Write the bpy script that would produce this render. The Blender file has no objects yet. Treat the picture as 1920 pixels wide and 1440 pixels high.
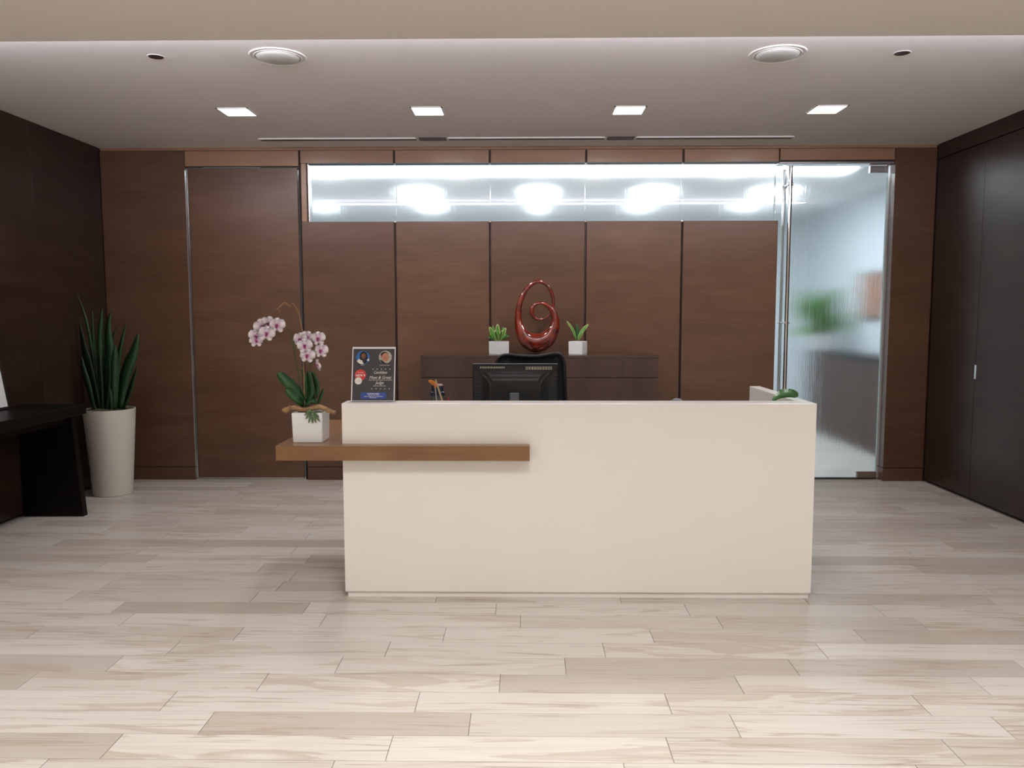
import bpy, bmesh, math, random
from mathutils import Vector, Matrix

# ------------------------------------------------------------------ camera, world, exposure, large lights
random.seed(7)
S = bpy.context.scene
CX_F, CX_PIT, CX_YAW, CX_ROL, CX_H = 1480.94, 0.0890397, 0.0150975, -0.0010694, 1.41392
cd = bpy.data.cameras.new('camera'); cam = bpy.data.objects.new('camera', cd); S.collection.objects.link(cam)
cd.sensor_width = 36.0; cd.lens = 36.0 * CX_F / 1920.0; cd.clip_start = 0.02
cam.matrix_world = (Matrix.Translation((0, 0, CX_H)) @ Matrix.Rotation(CX_YAW, 4, 'Z')
                    @ Matrix.Rotation(math.pi / 2 - CX_PIT, 4, 'X') @ Matrix.Rotation(CX_ROL, 4, 'Z'))
S.camera = cam
S.view_settings.view_transform = 'Standard'; S.view_settings.look = 'None'
S.view_settings.gamma = 1.0; S.view_settings.use_curve_mapping = False
S.view_settings.exposure = 0.0
W = bpy.data.worlds.new('world'); S.world = W; W.use_nodes = True
W.node_tree.nodes['Background'].inputs[0].default_value = (0.8, 0.85, 1, 1)
W.node_tree.nodes['Background'].inputs[1].default_value = 0.02
S.cycles.max_bounces = 8; S.cycles.diffuse_bounces = 4; S.cycles.glossy_bounces = 4
S.cycles.transmission_bounces = 6; S.cycles.caustics_reflective = False; S.cycles.caustics_refractive = False
S.cycles.sample_clamp_indirect = 6.0
S.cycles.use_denoising = True

F, D, H, G = 3.834, 6.622, 2.780, 2.690          # desk front, back wall, ceiling, lower ceiling
XL, XR = -3.511, 3.369
POW_LOBBY, POW_DOWN, POW_COVE, POW_HALL = 19.0, 14.5, 95.0, 90.0
COL_LOBBY, COL_DOWN, COL_COVE, COL_HALL = (1, .98, .962), (1, .975, .955), (.90, .88, 1), (.88, .94, 1)

def area_light(name, loc, sx, sy, power, col, rot=(0, 0, 0), spread=180, parent=None):
    l = bpy.data.lights.new(name, 'AREA'); l.shape = 'RECTANGLE'; l.size = sx; l.size_y = sy
    l.energy = power; l.color = col; l.spread = math.radians(spread)
    o = bpy.data.objects.new(name, l); S.collection.objects.link(o)
    o.location = loc; o.rotation_euler = rot
    return o
# lobby troffers in the lower ceiling behind and over the viewer (built further down as fittings)
LOBBY = [(-2.1, 1.9), (0.0, 1.9), (2.1, 1.9), (-2.1, -0.4), (0.0, -0.4), (2.1, -0.4), (-2.1, -2.4), (0, -2.4), (2.1, -2.4)]
for (x, y) in LOBBY:
    area_light('lamp', (x, y, G - 0.012), 0.55, 0.55, POW_LOBBY, COL_LOBBY, spread=118)
DOWN = [(-1.945, 5.475), (-0.650, 5.478), (0.707, 5.483), (2.035, 5.485)]
for (x, y) in DOWN:
    area_light('lamp', (x, y, H - 0.012), 0.17, 0.17, POW_DOWN, COL_DOWN)

# ------------------------------------------------------------------ helpers
def ray(px, py):
    u, v = px - 960, py - 720
    c, s = math.cos(CX_ROL), math.sin(CX_ROL); u, v = c * u + s * v, -s * u + c * v
    X = u / CX_F; U = -v / CX_F
    c, s = math.cos(CX_PIT), math.sin(CX_PIT); Y = c + U * s; z = -s + U * c
    c, s = math.cos(CX_YAW), math.sin(CX_YAW)
    return Vector((c * X - s * Y, s * X + c * Y, z))
def at(px, py, ax, val):
    o = Vector((0, 0, CX_H)); d = ray(px, py); i = 'xyz'.index(ax)
    return o + d * ((val - o[i]) / d[i])

ORG = {}
def empty(name, loc, label=None, cat=None, group=None, kind=None):
    o = bpy.data.objects.new(name, None); S.collection.objects.link(o); o.location = loc
    o.empty_display_size = 0.1
    ORG[o.name] = Vector(loc); tag(o, label, cat, group, kind); return o
def tag(o, label=None, cat=None, group=None, kind=None):
    if label: o['label'] = label
    if cat: o['category'] = cat
    if group: o['group'] = group
    if kind: o['kind'] = kind
    return o
def obj(name, bm, mat, parent=None, label=None, kind=None, smooth=False, origin=None):
    """link a bmesh (built in world coordinates) as one mesh object"""
    org = ORG[parent.name] if parent else (Vector(origin) if origin is not None else Vector((0, 0, 0)))
    bmesh.ops.translate(bm, verts=bm.verts, vec=-org)
    bmesh.ops.recalc_face_normals(bm, faces=bm.faces)
    me = bpy.data.meshes.new(name); bm.to_mesh(me); bm.free()
    for p in me.polygons: p.use_smooth = bool(smooth)
    if smooth == 'auto':
        for p in me.polygons: p.use_smooth = True
        try: me.set_sharp_from_angle(angle=math.radians(35))
        except Exception: pass
    for m in (mat if isinstance(mat, (list, tuple)) else [mat]): me.materials.append(m)
    o = bpy.data.objects.new(name, me); S.collection.objects.link(o)
    if parent: o.parent = parent
    else: o.location = org
    ORG[o.name] = org
    if label: o['label'] = label
    if kind: o['kind'] = kind
    return o
def box(bm, x0, x1, y0, y1, z0, z1, bev=0.0, seg=1, mi=0):
    vs = [bm.verts.new(p) for p in ((x0,y0,z0),(x1,y0,z0),(x1,y1,z0),(x0,y1,z0),(x0,y0,z1),(x1,y0,z1),(x1,y1,z1),(x0,y1,z1))]
    fs = [bm.faces.new([vs[i] for i in f]) for f in ((0,3,2,1),(4,5,6,7),(0,1,5,4),(1,2,6,5),(2,3,7,6),(3,0,4,7))]
    for f in fs: f.material_index = mi
    if bev > 0:
        es = list({e for f in fs for e in f.edges})
        r = bmesh.ops.bevel(bm, geom=es, offset=bev, segments=seg, affect='EDGES', profile=0.5)
        for f in r['faces']: f.material_index = mi
    return vs
def bx(*a, **k):
    bm = bmesh.new(); box(bm, *a, **k); return bm
def obox(bm, c, sx, sy, sz, rot, bev=0.0):
    """box centred at c with size and a rotation matrix"""
    b2 = bmesh.new(); box(b2, -sx/2, sx/2, -sy/2, sy/2, -sz/2, sz/2, bev)
    bmesh.ops.transform(b2, matrix=Matrix.Translation(c) @ rot.to_4x4(), verts=b2.verts)
    merge(bm, b2)
def merge(bm, b2):
    me = bpy.data.meshes.new('t'); b2.to_mesh(me); b2.free(); bm.from_mesh(me); bpy.data.meshes.remove(me)
def cyl(bm, p0, p1, r0, r1=None, n=16, cap=True):
    r1 = r0 if r1 is None else r1
    p0, p1 = Vector(p0), Vector(p1); d = (p1 - p0).normalized(); a = d.orthogonal().normalized(); b = d.cross(a)
    A = [bm.verts.new(p0 + (a*math.cos(t)+b*math.sin(t))*r0) for t in [2*math.pi*i/n for i in range(n)]]
    B = [bm.verts.new(p1 + (a*math.cos(t)+b*math.sin(t))*r1) for t in [2*math.pi*i/n for i in range(n)]]
    for i in range(n): bm.faces.new([A[i], A[(i+1)%n], B[(i+1)%n], B[i]])
    if cap: bm.faces.new(A[::-1]); bm.faces.new(B)
def lathe(bm, c, prof, n=32, sx=1, sy=1):
    """prof: list of (radius, z) ; closed at both ends when radius 0"""
    rings = []
    for r, z in prof:
        if r <= 1e-6: rings.append([bm.verts.new((c[0], c[1], c[2]+z))])
        else: rings.append([bm.verts.new((c[0]+r*sx*math.cos(2*math.pi*i/n), c[1]+r*sy*math.sin(2*math.pi*i/n), c[2]+z)) for i in range(n)])
    for a, b in zip(rings, rings[1:]):
        for i in range(n):
            j = (i+1) % n
            if len(a) == 1 and len(b) == 1: continue
            if len(a) == 1: bm.faces.new([a[0], b[i], b[j]])
            elif len(b) == 1: bm.faces.new([a[i], a[j], b[0]])
            else: bm.faces.new([a[i], a[j], b[j], b[i]])
def spline(pts, n):
    """catmull-rom resample of tuples"""
    out = []; m = len(pts) - 1
    for k in range(n + 1):
        t = k / n * m; i = min(int(t), m - 1); u = t - i
        p0 = pts[max(i-1,0)]; p1 = pts[i]; p2 = pts[i+1]; p3 = pts[min(i+2,m)]
        out.append(tuple(0.5*((2*b)+(-a+c)*u+(2*a-5*b+4*c-d)*u*u+(-a+3*b-3*c+d)*u**3) for a,b,c,d in zip(p0,p1,p2,p3)))
    return out
def tube(bm, pts, rad, n=8, res=4):
    """pts list of 3-vectors, rad scalar or list"""
    if not isinstance(rad, (list, tuple)): rad = [rad]*len(pts)
    q = spline([tuple(p)+(r,) for p, r in zip(pts, rad)], res*(len(pts)-1))
    P = [Vector(a[:3]) for a in q]; R = [max(a[3], 1e-4) for a in q]
    ref = None; rings = []
    for i, p in enumerate(P):
        d = (P[min(i+1,len(P)-1)] - P[max(i-1,0)]).normalized()
        if ref is None: ref = d.orthogonal().normalized()
        a = (ref - d*ref.dot(d)).normalized(); ref = a; b = d.cross(a)
        rings.append([bm.verts.new(p + (a*math.cos(2*math.pi*k/n)+b*math.sin(2*math.pi*k/n))*R[i]) for k in range(n)])
    for A, B in zip(rings, rings[1:]):
        for k in range(n): bm.faces.new([A[k], A[(k+1)%n], B[(k+1)%n], B[k]])
    bm.faces.new(rings[0][::-1]); bm.faces.new(rings[-1])
def leaf(bm, pts, hw, nrm=(0, -1, 0), fold=0.25, thick=0.0012, res=8, shape=None):
    """blade along pts; hw max half width; nrm the side the face looks to"""
    q = [Vector(a) for a in spline([tuple(p) for p in pts], res)]
    rings = []; N = len(q)
    for i, p in enumerate(q):
        t = i/(N-1)
        w = hw*(shape(t) if shape else (math.sin(math.pi*min(1, (t*0.82+0.14)))**0.8 if t < 1 else 0))
        w = max(w, 0.0006)
        d = (q[min(i+1,N-1)] - q[max(i-1,0)]).normalized(); n0 = Vector(nrm)
        side = d.cross(n0)
        if side.length < 1e-4: side = d.orthogonal()
        side.normalize(); n1 = side.cross(d).normalized()
        if n1.dot(n0) < 0: n1 = -n1
        L = p + side*w + n1*w*fold; Rr = p - side*w + n1*w*fold
        rings.append([bm.verts.new(v) for v in (L, p + n1*thick, Rr, p - n1*thick)])
    for A, B in zip(rings, rings[1:]):
        for k in range(4): bm.faces.new([A[k], A[(k+1)%4], B[(k+1)%4], B[k]])
    bm.faces.new(rings[0][::-1]); bm.faces.new(rings[-1])

# ------------------------------------------------------------------ materials
def new_mat(name):
    m = bpy.data.materials.new(name); m.use_nodes = True
    return m, m.node_tree.nodes, m.node_tree.links, m.node_tree.nodes['Principled BSDF']
def plain(name, col, rough=0.5, metal=0.0, coat=0.0, noise=0.0, nscale=8.0, bump=0.0, bscale=200, trans=0.0, ior=1.45, emit=None, estr=0.0, spec=0.5, sss=0):
    m, N, L, B = new_mat(name)
    B.inputs['Roughness'].default_value = rough; B.inputs['Metallic'].default_value = metal
    B.inputs['Coat Weight'].default_value = coat; B.inputs['Coat Roughness'].default_value = 0.08
    B.inputs['Transmission Weight'].default_value = trans; B.inputs['IOR'].default_value = ior
    B.inputs['Specular IOR Level'].default_value = spec
    tc = N.new('ShaderNodeTexCoord')
    if noise > 0:
        n = N.new('ShaderNodeTexNoise'); n.inputs['Scale'].default_value = nscale; n.inputs['Detail'].default_value = 4
        L.new(tc.outputs['Object'], n.inputs['Vector'])
        r = N.new('ShaderNodeValToRGB'); r.color_ramp.elements[0].position = .3; r.color_ramp.elements[1].position = .7
        r.color_ramp.elements[0].color = tuple(c*(1-noise) for c in col)+(1,); r.color_ramp.elements[1].color = tuple(min(1, c*(1+noise)) for c in col)+(1,)
        L.new(n.outputs['Fac'], r.inputs['Fac']); L.new(r.outputs['Color'], B.inputs['Base Color'])
    else: B.inputs['Base Color'].default_value = tuple(col)+(1,)
    if bump > 0:
        n = N.new('ShaderNodeTexNoise'); n.inputs['Scale'].default_value = bscale; L.new(tc.outputs['Object'], n.inputs['Vector'])
        b = N.new('ShaderNodeBump'); b.inputs['Strength'].default_value = bump; b.inputs['Distance'].default_value = 0.002
        L.new(n.outputs['Fac'], b.inputs['Height']); L.new(b.outputs['Normal'], B.inputs['Normal'])
    if emit: B.inputs['Emission Color'].default_value = tuple(emit)+(1,); B.inputs['Emission Strength'].default_value = estr
    return m
def wood(name, dark, mid, light, vert=False, rough=0.30, fine=1.0, coat=0.08, var=0.10, spec=0.42):
    m, N, L, B = new_mat(name)
    tc = N.new('ShaderNodeTexCoord'); oi = N.new('ShaderNodeObjectInfo')
    def noise(sc, detail, vec, dist=0.3):
        mp = N.new('ShaderNodeMapping'); mp.inputs['Scale'].default_value = sc; L.new(tc.outputs['Object'], mp.inputs['Vector'])
        n = N.new('ShaderNodeTexNoise'); n.noise_dimensions = '4D'; n.inputs['Scale'].default_value = 1.0
        n.inputs['Detail'].default_value = detail; n.inputs['Distortion'].default_value = dist
        mu = N.new('ShaderNodeMath'); mu.operation = 'MULTIPLY'; mu.inputs[1].default_value = 37.0
        L.new(oi.outputs['Random'], mu.inputs[0]); L.new(mu.outputs[0], n.inputs['W']); L.new(mp.outputs[0], n.inputs['Vector'])
        return n.outputs['Fac']
    g = (150, 150, 2.2) if vert else (5, 5, 190)
    b = (5, 5, 0.5) if vert else (1.5, 1.5, 6)
    p = (420, 420, 30) if vert else (30, 30, 420)
    n1 = noise(tuple(x*fine for x in g), 5, None); n2 = noise(b, 4, None, 1.0); n3 = noise(p, 2, None)
    r = N.new('ShaderNodeValToRGB'); e = r.color_ramp.elements
    e[0].position = .30; e[0].color = dark+(1,); e[1].position = .72; e[1].color = light+(1,)
    k = e.new(.5); k.color = mid+(1,)
    mx = N.new('ShaderNodeMath'); mx.operation = 'MULTIPLY_ADD'; mx.inputs[1].default_value = 0.45
    L.new(n1, mx.inputs[0])
    m2 = N.new('ShaderNodeMath'); m2.operation = 'MULTIPLY'; m2.inputs[1].default_value = 0.55; L.new(n2, m2.inputs[0])
    L.new(m2.outputs[0], mx.inputs[2]); L.new(mx.outputs[0], r.inputs['Fac'])
    hs = N.new('ShaderNodeHueSaturation'); L.new(r.outputs['Color'], hs.inputs['Color'])
    mr = N.new('ShaderNodeMapRange'); mr.inputs['To Min'].default_value = 1-var; mr.inputs['To Max'].default_value = 1+var
    L.new(oi.outputs['Random'], mr.inputs['Value']); L.new(mr.outputs[0], hs.inputs['Value'])
    L.new(hs.outputs['Color'], B.inputs['Base Color'])
    B.inputs['Roughness'].default_value = rough; B.inputs['Coat Weight'].default_value = coat; B.inputs['Coat Roughness'].default_value = 0.22; B.inputs['Specular IOR Level'].default_value = spec
    bp = N.new('ShaderNodeBump'); bp.inputs['Strength'].default_value = 0.12; bp.inputs['Distance'].default_value = 0.0015
    ad = N.new('ShaderNodeMath'); ad.operation = 'ADD'; L.new(n1, ad.inputs[0]); L.new(n3, ad.inputs[1])
    L.new(ad.outputs[0], bp.inputs['Height']); L.new(bp.outputs['Normal'], B.inputs['Normal'])
    return m
def plank_mat():
    m, N, L, B = new_mat('plank_tile')
    tc = N.new('ShaderNodeTexCoord'); oi = N.new('ShaderNodeObjectInfo'); geo = N.new('ShaderNodeNewGeometry')
    def mul(v, k):
        n = N.new('ShaderNodeMath'); n.operation = 'MULTIPLY'; n.inputs[1].default_value = k; L.new(v, n.inputs[0]); return n.outputs[0]
    rnd = oi.outputs['Random']
    def noise(sc, detail, dist, wk, rough=.5):
        mp = N.new('ShaderNodeMapping'); mp.inputs['Scale'].default_value = sc; L.new(tc.outputs['Object'], mp.inputs['Vector'])
        n = N.new('ShaderNodeTexNoise'); n.noise_dimensions = '4D'; n.inputs['Scale'].default_value = 1.0; n.inputs['Detail'].default_value = detail
        n.inputs['Distortion'].default_value = dist; n.inputs['Roughness'].default_value = rough
        L.new(mul(rnd, wk), n.inputs['W']); L.new(mp.outputs[0], n.inputs['Vector']); return n.outputs['Fac']
    def ramp(v, stops):
        r = N.new('ShaderNodeValToRGB'); e = r.color_ramp.elements
        while len(e) < len(stops): e.new(0.5)
        for k, (p, c) in zip(e, stops): k.position = p; k.color = (c, c, c, 1) if not isinstance(c, tuple) else c+(1,)
        L.new(v, r.inputs['Fac']); return r.outputs['Color']
    def mix(f, a, b, mode='MIX'):
        n = N.new('ShaderNodeMix'); n.data_type = 'RGBA'; n.blend_type = mode
        for s, v in ((n.inputs['Factor'], f), (n.inputs['A'], a), (n.inputs['B'], b)):
            if isinstance(v, tuple): s.default_value = v+(1,)
            elif isinstance(v, float): s.default_value = v
            else: L.new(v, s)
        return n.outputs['Result']
    # per-plank ground tone
    rr = N.new('ShaderNodeMath'); rr.operation = 'FRACT'; L.new(mul(rnd, 13.7), rr.inputs[0])
    base = ramp(rr.outputs[0], [(0, (.63, .59, .545)), (.3, (.605, .565, .525)), (.55, (.565, .525, .48)), (.76, (.54, .495, .455)), (.88, (.475, .43, .385)), (1, (.445, .395, .345))])
    streak = noise((1.6, 55, 1), 5, .6, 91)
    base = mix(mul(ramp(streak, [(.40, 0.0), (.68, 1.0)]), .42), base, (.49, .435, .39))
    # brown swirls with a hard edge, present on some planks only
    sw = noise((1.2, 9, 1), 5, 1.0, 57, .5)
    r2 = N.new('ShaderNodeMath'); r2.operation = 'FRACT'; L.new(mul(rnd, 5.31), r2.inputs[0])
    has = ramp(r2.outputs[0], [(.22, 0.0), (.38, .7), (1, .95)])
    blot = ramp(sw, [(.53, 0.0), (.56, .9), (.64, .55), (.70, .1)])
    f1 = N.new('ShaderNodeMath'); f1.operation = 'MULTIPLY'; L.new(blot, f1.inputs[0]); L.new(has, f1.inputs[1])
    base = mix(f1.outputs[0], base, (.46, .385, .32))
    # thin veins along the grain
    vn = noise((.8, 20, 1), 3, .9, 23)
    v1 = N.new('ShaderNodeMath'); v1.operation = 'SUBTRACT'; v1.inputs[1].default_value = .5; L.new(vn, v1.inputs[0])
    v2 = N.new('ShaderNodeMath'); v2.operation = 'ABSOLUTE'; L.new(v1.outputs[0], v2.inputs[0])
    vein = ramp(v2.outputs[0], [(0, .85), (.010, .55), (.026, 0.0)])
    gate = ramp(noise((2.2, 8, 1), 2, 0, 71), [(.44, 0.0), (.56, 1.0)])
    f2 = N.new('ShaderNodeMath'); f2.operation = 'MULTIPLY'; L.new(vein, f2.inputs[0]); L.new(gate, f2.inputs[1])
    base = mix(f2.outputs[0], base, (.36, .285, .225))
    L.new(base, B.inputs['Base Color'])
    B.inputs['Roughness'].default_value = 0.33; B.inputs['Specular IOR Level'].default_value = 0.45
    bp = N.new('ShaderNodeBump'); bp.inputs['Strength'].default_value = 0.15; bp.inputs['Distance'].default_value = 0.001
    L.new(streak, bp.inputs['Height']); L.new(bp.outputs['Normal'], B.inputs['Normal'])
    return m
def frosted_mat():
    m, N, L, B = new_mat('frosted_glass')
    B.inputs['Base Color'].default_value = (.93, .975, .98, 1)
    B.inputs['Transmission Weight'].default_value = 1.0; B.inputs['Roughness'].default_value = 0.17; B.inputs['IOR'].default_value = 1.3
    B.inputs['Coat Weight'].default_value = 1.0; B.inputs['Coat Roughness'].default_value = 0.015
    tc = N.new('ShaderNodeTexCoord'); mp = N.new('ShaderNodeMapping'); mp.inputs['Scale'].default_value = (160, 1, 1.5)
    n = N.new('ShaderNodeTexNoise'); n.inputs['Scale'].default_value = 1; n.inputs['Detail'].default_value = 3
    L.new(tc.outputs['Object'], mp.inputs['Vector']); L.new(mp.outputs[0], n.inputs['Vector'])
    bp = N.new('ShaderNodeBump'); bp.inputs['Strength'].default_value = 0.5; bp.inputs['Distance'].default_value = 0.002
    L.new(n.outputs['Fac'], bp.inputs['Height']); L.new(bp.outputs['Normal'], B.inputs['Normal'])
    return m
def banded_leaf(name, dark, light, scale=26, edge=None):
    m, N, L, B = new_mat(name)
    tc = N.new('ShaderNodeTexCoord'); w = N.new('ShaderNodeTexWave'); w.bands_direction = 'Z'
    w.inputs['Scale'].default_value = scale; w.inputs['Distortion'].default_value = 6; w.inputs['Detail'].default_value = 3; w.inputs['Detail Scale'].default_value = 2
    L.new(tc.outputs['Object'], w.inputs['Vector'])
    r = N.new('ShaderNodeValToRGB'); r.color_ramp.elements[0].color = dark+(1,); r.color_ramp.elements[1].color = light+(1,)
    r.color_ramp.elements[0].position = .45
    L.new(w.outputs['Fac'], r.inputs['Fac']); L.new(r.outputs['Color'], B.inputs['Base Color']); B.inputs['Roughness'].default_value = .42
    return m
def petal_mat():
    m, N, L, B = new_mat('orchid_petal')
    tc = N.new('ShaderNodeTexCoord'); ln = N.new('ShaderNodeVectorMath'); ln.operation = 'LENGTH'; L.new(tc.outputs['Object'], ln.inputs[0])
    r = N.new('ShaderNodeValToRGB'); e = r.color_ramp.elements
    e[0].position = 0.0; e[0].color = (.55, .16, .42, 1); e[1].position = .034; e[1].color = (.93, .90, .94, 1)
    k = e.new(.010); k.color = (.72, .55, .72, 1)
    L.new(ln.outputs['Value'], r.inputs['Fac']); L.new(r.outputs['Color'], B.inputs['Base Color'])
    B.inputs['Roughness'].default_value = .5
    return m

M = {}
M['wood'] = wood('walnut_veneer', (.072, .034, .019), (.108, .054, .031), (.148, .078, .046))
M['wood_top'] = wood('walnut_header', (.21, .115, .065), (.27, .152, .09), (.34, .20, .125))
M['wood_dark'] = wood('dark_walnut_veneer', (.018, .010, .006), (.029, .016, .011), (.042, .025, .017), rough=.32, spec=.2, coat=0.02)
M['wood_black'] = wood('black_stained_wood', (.004, .003, .0026), (.006, .0045, .004), (.009, .006, .005), rough=.42, coat=0.0, spec=.15)
M['shelf'] = wood('oak_brown_shelf', (.15, .066, .022), (.21, .098, .037), (.28, .14, .058), rough=.30, coat=.3)
M['cred'] = wood('grey_brown_laminate', (.038, .021, .015), (.066, .038, .029), (.098, .060, .046), vert=True, rough=.38)
M['cred_top'] = wood('grey_brown_top', (.045, .026, .018), (.07, .042, .03), (.095, .06, .044), rough=.14, coat=.5)
M['plank'] = plank_mat()
M['grout'] = plain('grout', (.34, .29, .25), .9, noise=.08, nscale=60)
M['ceil'] = plain('ceiling_paint', (.86, .835, .825), .9, noise=.02, nscale=1.2)
M['soffit'] = plain('soffit_paint', (.82, .77, .715), .95, noise=.03, nscale=90)
M['paint'] = plain('beige_paint', (.62, .57, .51), .9, noise=.03, nscale=3)
M['hall_paint'] = plain('hall_paint', (.66, .72, .76), .9, noise=.03, nscale=2)
M['solid'] = plain('white_solid_surface', (.88, .86, .825), .30, coat=.25, noise=.008, nscale=2.5)
M['white'] = plain('white_enamel', (.78, .77, .75), .4, noise=.01)
M['steel'] = plain('brushed_steel', (.62, .60, .60), .22, 1.0, noise=.05, nscale=30)
M['chrome'] = plain('polished_steel', (.78, .76, .76), .10, 1.0)
M['bronze'] = plain('warm_metal', (.34, .27, .23), .35, .8, noise=.05, nscale=40)
M['frost'] = frosted_mat()
M['glass_edge'] = plain('green_glass_edge', (.55, .80, .80), .15, coat=.5, spec=.6)
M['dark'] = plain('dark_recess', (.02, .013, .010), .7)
M['seam'] = plain('recess_wood', (.060, .036, .030), .5, noise=.1, nscale=20)
M['brownplate'] = plain('brown_plate', (.045, .028, .024), .5, noise=.05)
M['ceramic'] = plain('white_ceramic', (.82, .84, .86), .22, coat=.3, noise=.01)
M['planter'] = plain('cream_planter', (.60, .575, .52), .38, noise=.02, nscale=5)
M['soil'] = plain('moss_soil', (.075, .055, .025), .95, noise=.5, nscale=45, bump=1, bscale=90)
M['leaf'] = plain('orchid_leaf', (.018, .085, .022), .33, noise=.25, nscale=14, coat=.2)
M['leaf_lt'] = plain('fresh_leaf', (.09, .26, .05), .4, noise=.3, nscale=20)
M['leaf_mid'] = plain('glossy_mid_leaf', (.045, .15, .03), .35, noise=.3, nscale=14)
M['leaf_edge'] = plain('pale_leaf_margin', (.55, .62, .25), .45, noise=.1, nscale=20)
M['succ'] = plain('grey_green_succulent', (.13, .20, .10), .6, noise=.2, nscale=60)
M['snake'] = banded_leaf('snake_plant_leaf', (.004, .022, .007), (.022, .095, .028))
M['petal'] = petal_mat()
M['lip'] = plain('orchid_lip', (.38, .04, .20), .45, noise=.2, nscale=60)
M['stem'] = plain('orchid_stem', (.05, .08, .025), .5, noise=.2, nscale=30)
M['stem_brown'] = plain('dry_stem', (.28, .15, .065), .7, noise=.3, nscale=60)
M['driftwood'] = plain('driftwood', (.34, .20, .10), .8, noise=.4, nscale=40, bump=1, bscale=60)
M['black'] = plain('black_plastic', (.012, .013, .014), .42, noise=.1, nscale=30)
M['black_gloss'] = plain('charcoal_plastic', (.009, .010, .011), .33, noise=.1, nscale=20)
M['greyp'] = plain('grey_plastic', (.15, .16, .18), .35, noise=.05)
M['mesh'] = plain('black_mesh_fabric', (.010, .011, .016), .85, noise=.3, nscale=300, bump=.6, bscale=600)
M['hallcab'] = plain('dark_brown_cabinet', (.055, .030, .022), .5, noise=.1)
M['rib'] = plain('charcoal_ribs', (.06, .065, .07), .4)
M['beige_slot'] = plain('painted_slot_light', (.75, .70, .56), .6)
M['paper'] = plain('white_card', (.80, .80, .84), .5)
M['print'] = plain('charcoal_print', (.055, .052, .058), .5, noise=.10, nscale=20)
M['ink_white'] = plain('white_ink', (.75, .74, .70), .6)
M['ink_red'] = plain('red_ink', (.60, .05, .045), .6)
M['ink_blue'] = plain('blue_ink', (.045, .085, .34), .6)
M['ink_sky'] = plain('portrait_blue', (.04, .17, .50), .6)
M['ink_skin'] = plain('skin_print', (.50, .22, .14), .6, noise=.25, nscale=120)
M['ink_skin2'] = plain('brown_skin_print', (.20, .085, .04), .6, noise=.2, nscale=120)
M['ink_dark'] = plain('dark_ink', (.016, .011, .012), .6)
M['ink_grey'] = plain('grey_print', (.42, .42, .38), .6, noise=.15, nscale=80)
M['acrylic'] = plain('clear_acrylic', (.95, .97, 1), .04, trans=1.0, ior=1.49)
M['orange'] = plain('orange_plastic', (.80, .27, .03), .35)
M['ruler'] = plain('pale_wood', (.52, .40, .24), .5, noise=.1, nscale=60)
M['navy'] = plain('navy_plastic', (.018, .028, .06), .25, coat=.3)
M['pinkcap'] = plain('dusty_pink_cap', (.55, .36, .32), .5)
M['bottle'] = plain('smoky_bottle', (.35, .40, .40), .1, trans=.7)
M['red'] = plain('red_plastic', (.45, .02, .03), .35)
M['gravel'] = plain('bark_chips', (.20, .13, .07), .95, noise=.5, nscale=80, bump=1, bscale=120)
M['led'] = plain('led_diffuser', (.9, .9, .9), .5, emit=(1, .97, .95), estr=5.0)
M['led_lobby'] = plain('troffer_diffuser', (.9, .9, .9), .5, emit=COL_LOBBY, estr=3.0)
M['led_cove'] = plain('cove_led', (.9, .9, .9), .5, emit=COL_COVE, estr=14.0)
M['led_hall'] = plain('hall_lamp', (.9, .9, .9), .5, emit=(.88, .95, 1), estr=9.0)
M['led_slot'] = plain('hall_slot_lamp', (.9, .9, .9), .5, emit=(.88, .95, 1), estr=2.2)
def lacquer():
    m, N, L, B = new_mat('red_lacquer')
    tc = N.new('ShaderNodeTexCoord'); n = N.new('ShaderNodeTexNoise'); n.inputs['Scale'].default_value = 14; n.inputs['Detail'].default_value = 5; n.inputs['Distortion'].default_value = 1
    L.new(tc.outputs['Object'], n.inputs['Vector']); r = N.new('ShaderNodeValToRGB'); e = r.color_ramp.elements
    e[0].position = .35; e[0].color = (.070, .004, .003, 1); e[1].position = .75; e[1].color = (.25, .022, .005, 1)
    L.new(n.outputs['Fac'], r.inputs['Fac']); L.new(r.outputs['Color'], B.inputs['Base Color'])
    B.inputs['Roughness'].default_value = .12; B.inputs['Coat Weight'].default_value = 1; B.inputs['Coat Roughness'].default_value = .03
    return m
M['lacquer'] = lacquer()

# ------------------------------------------------------------------ floor
PW, PL, GAP = 0.1528, 0.9144, 0.0022
Y0 = 3.759                                           # a joint line between two rows of planks
OFF = {0: -.134, 1: -.015, 2: -.351, 3: .338, 4: .167, 5: -.092, 6: .525, 7: -.187, 8: .475, 9: -.600}
floor = obj('floor', bx(XL-.05, XR+.05, -4.0, D+.12, -.10, -.0035), M['grout'], kind='structure')
def plank_mesh(l, w):
    bm = bx(GAP/2, l-GAP/2, GAP/2, w-GAP/2, -.0032, 0, bev=.0008)
    me = bpy.data.meshes.new('plank'); bm.to_mesh(me); bm.free(); me.materials.append(M['plank']); return me
cache = {}
def plank_at(x0, x1, y0, y1):
    k = (round(x1-x0, 3), round(y1-y0, 3))
    if k not in cache: cache[k] = plank_mesh(x1-x0, y1-y0)
    o = bpy.data.objects.new('plank', cache[k]); S.collection.objects.link(o); o.parent = floor; o.location = (x0, y0, 0); return o
far_bm = bmesh.new(); rnd = random.Random(3)
rows = []
k = -19
while True:
    y1 = Y0 - PW*k; y0 = y1 - PW
    if y1 < -3.9: break
    rows.append((k, y0, y1)); k += 1
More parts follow.
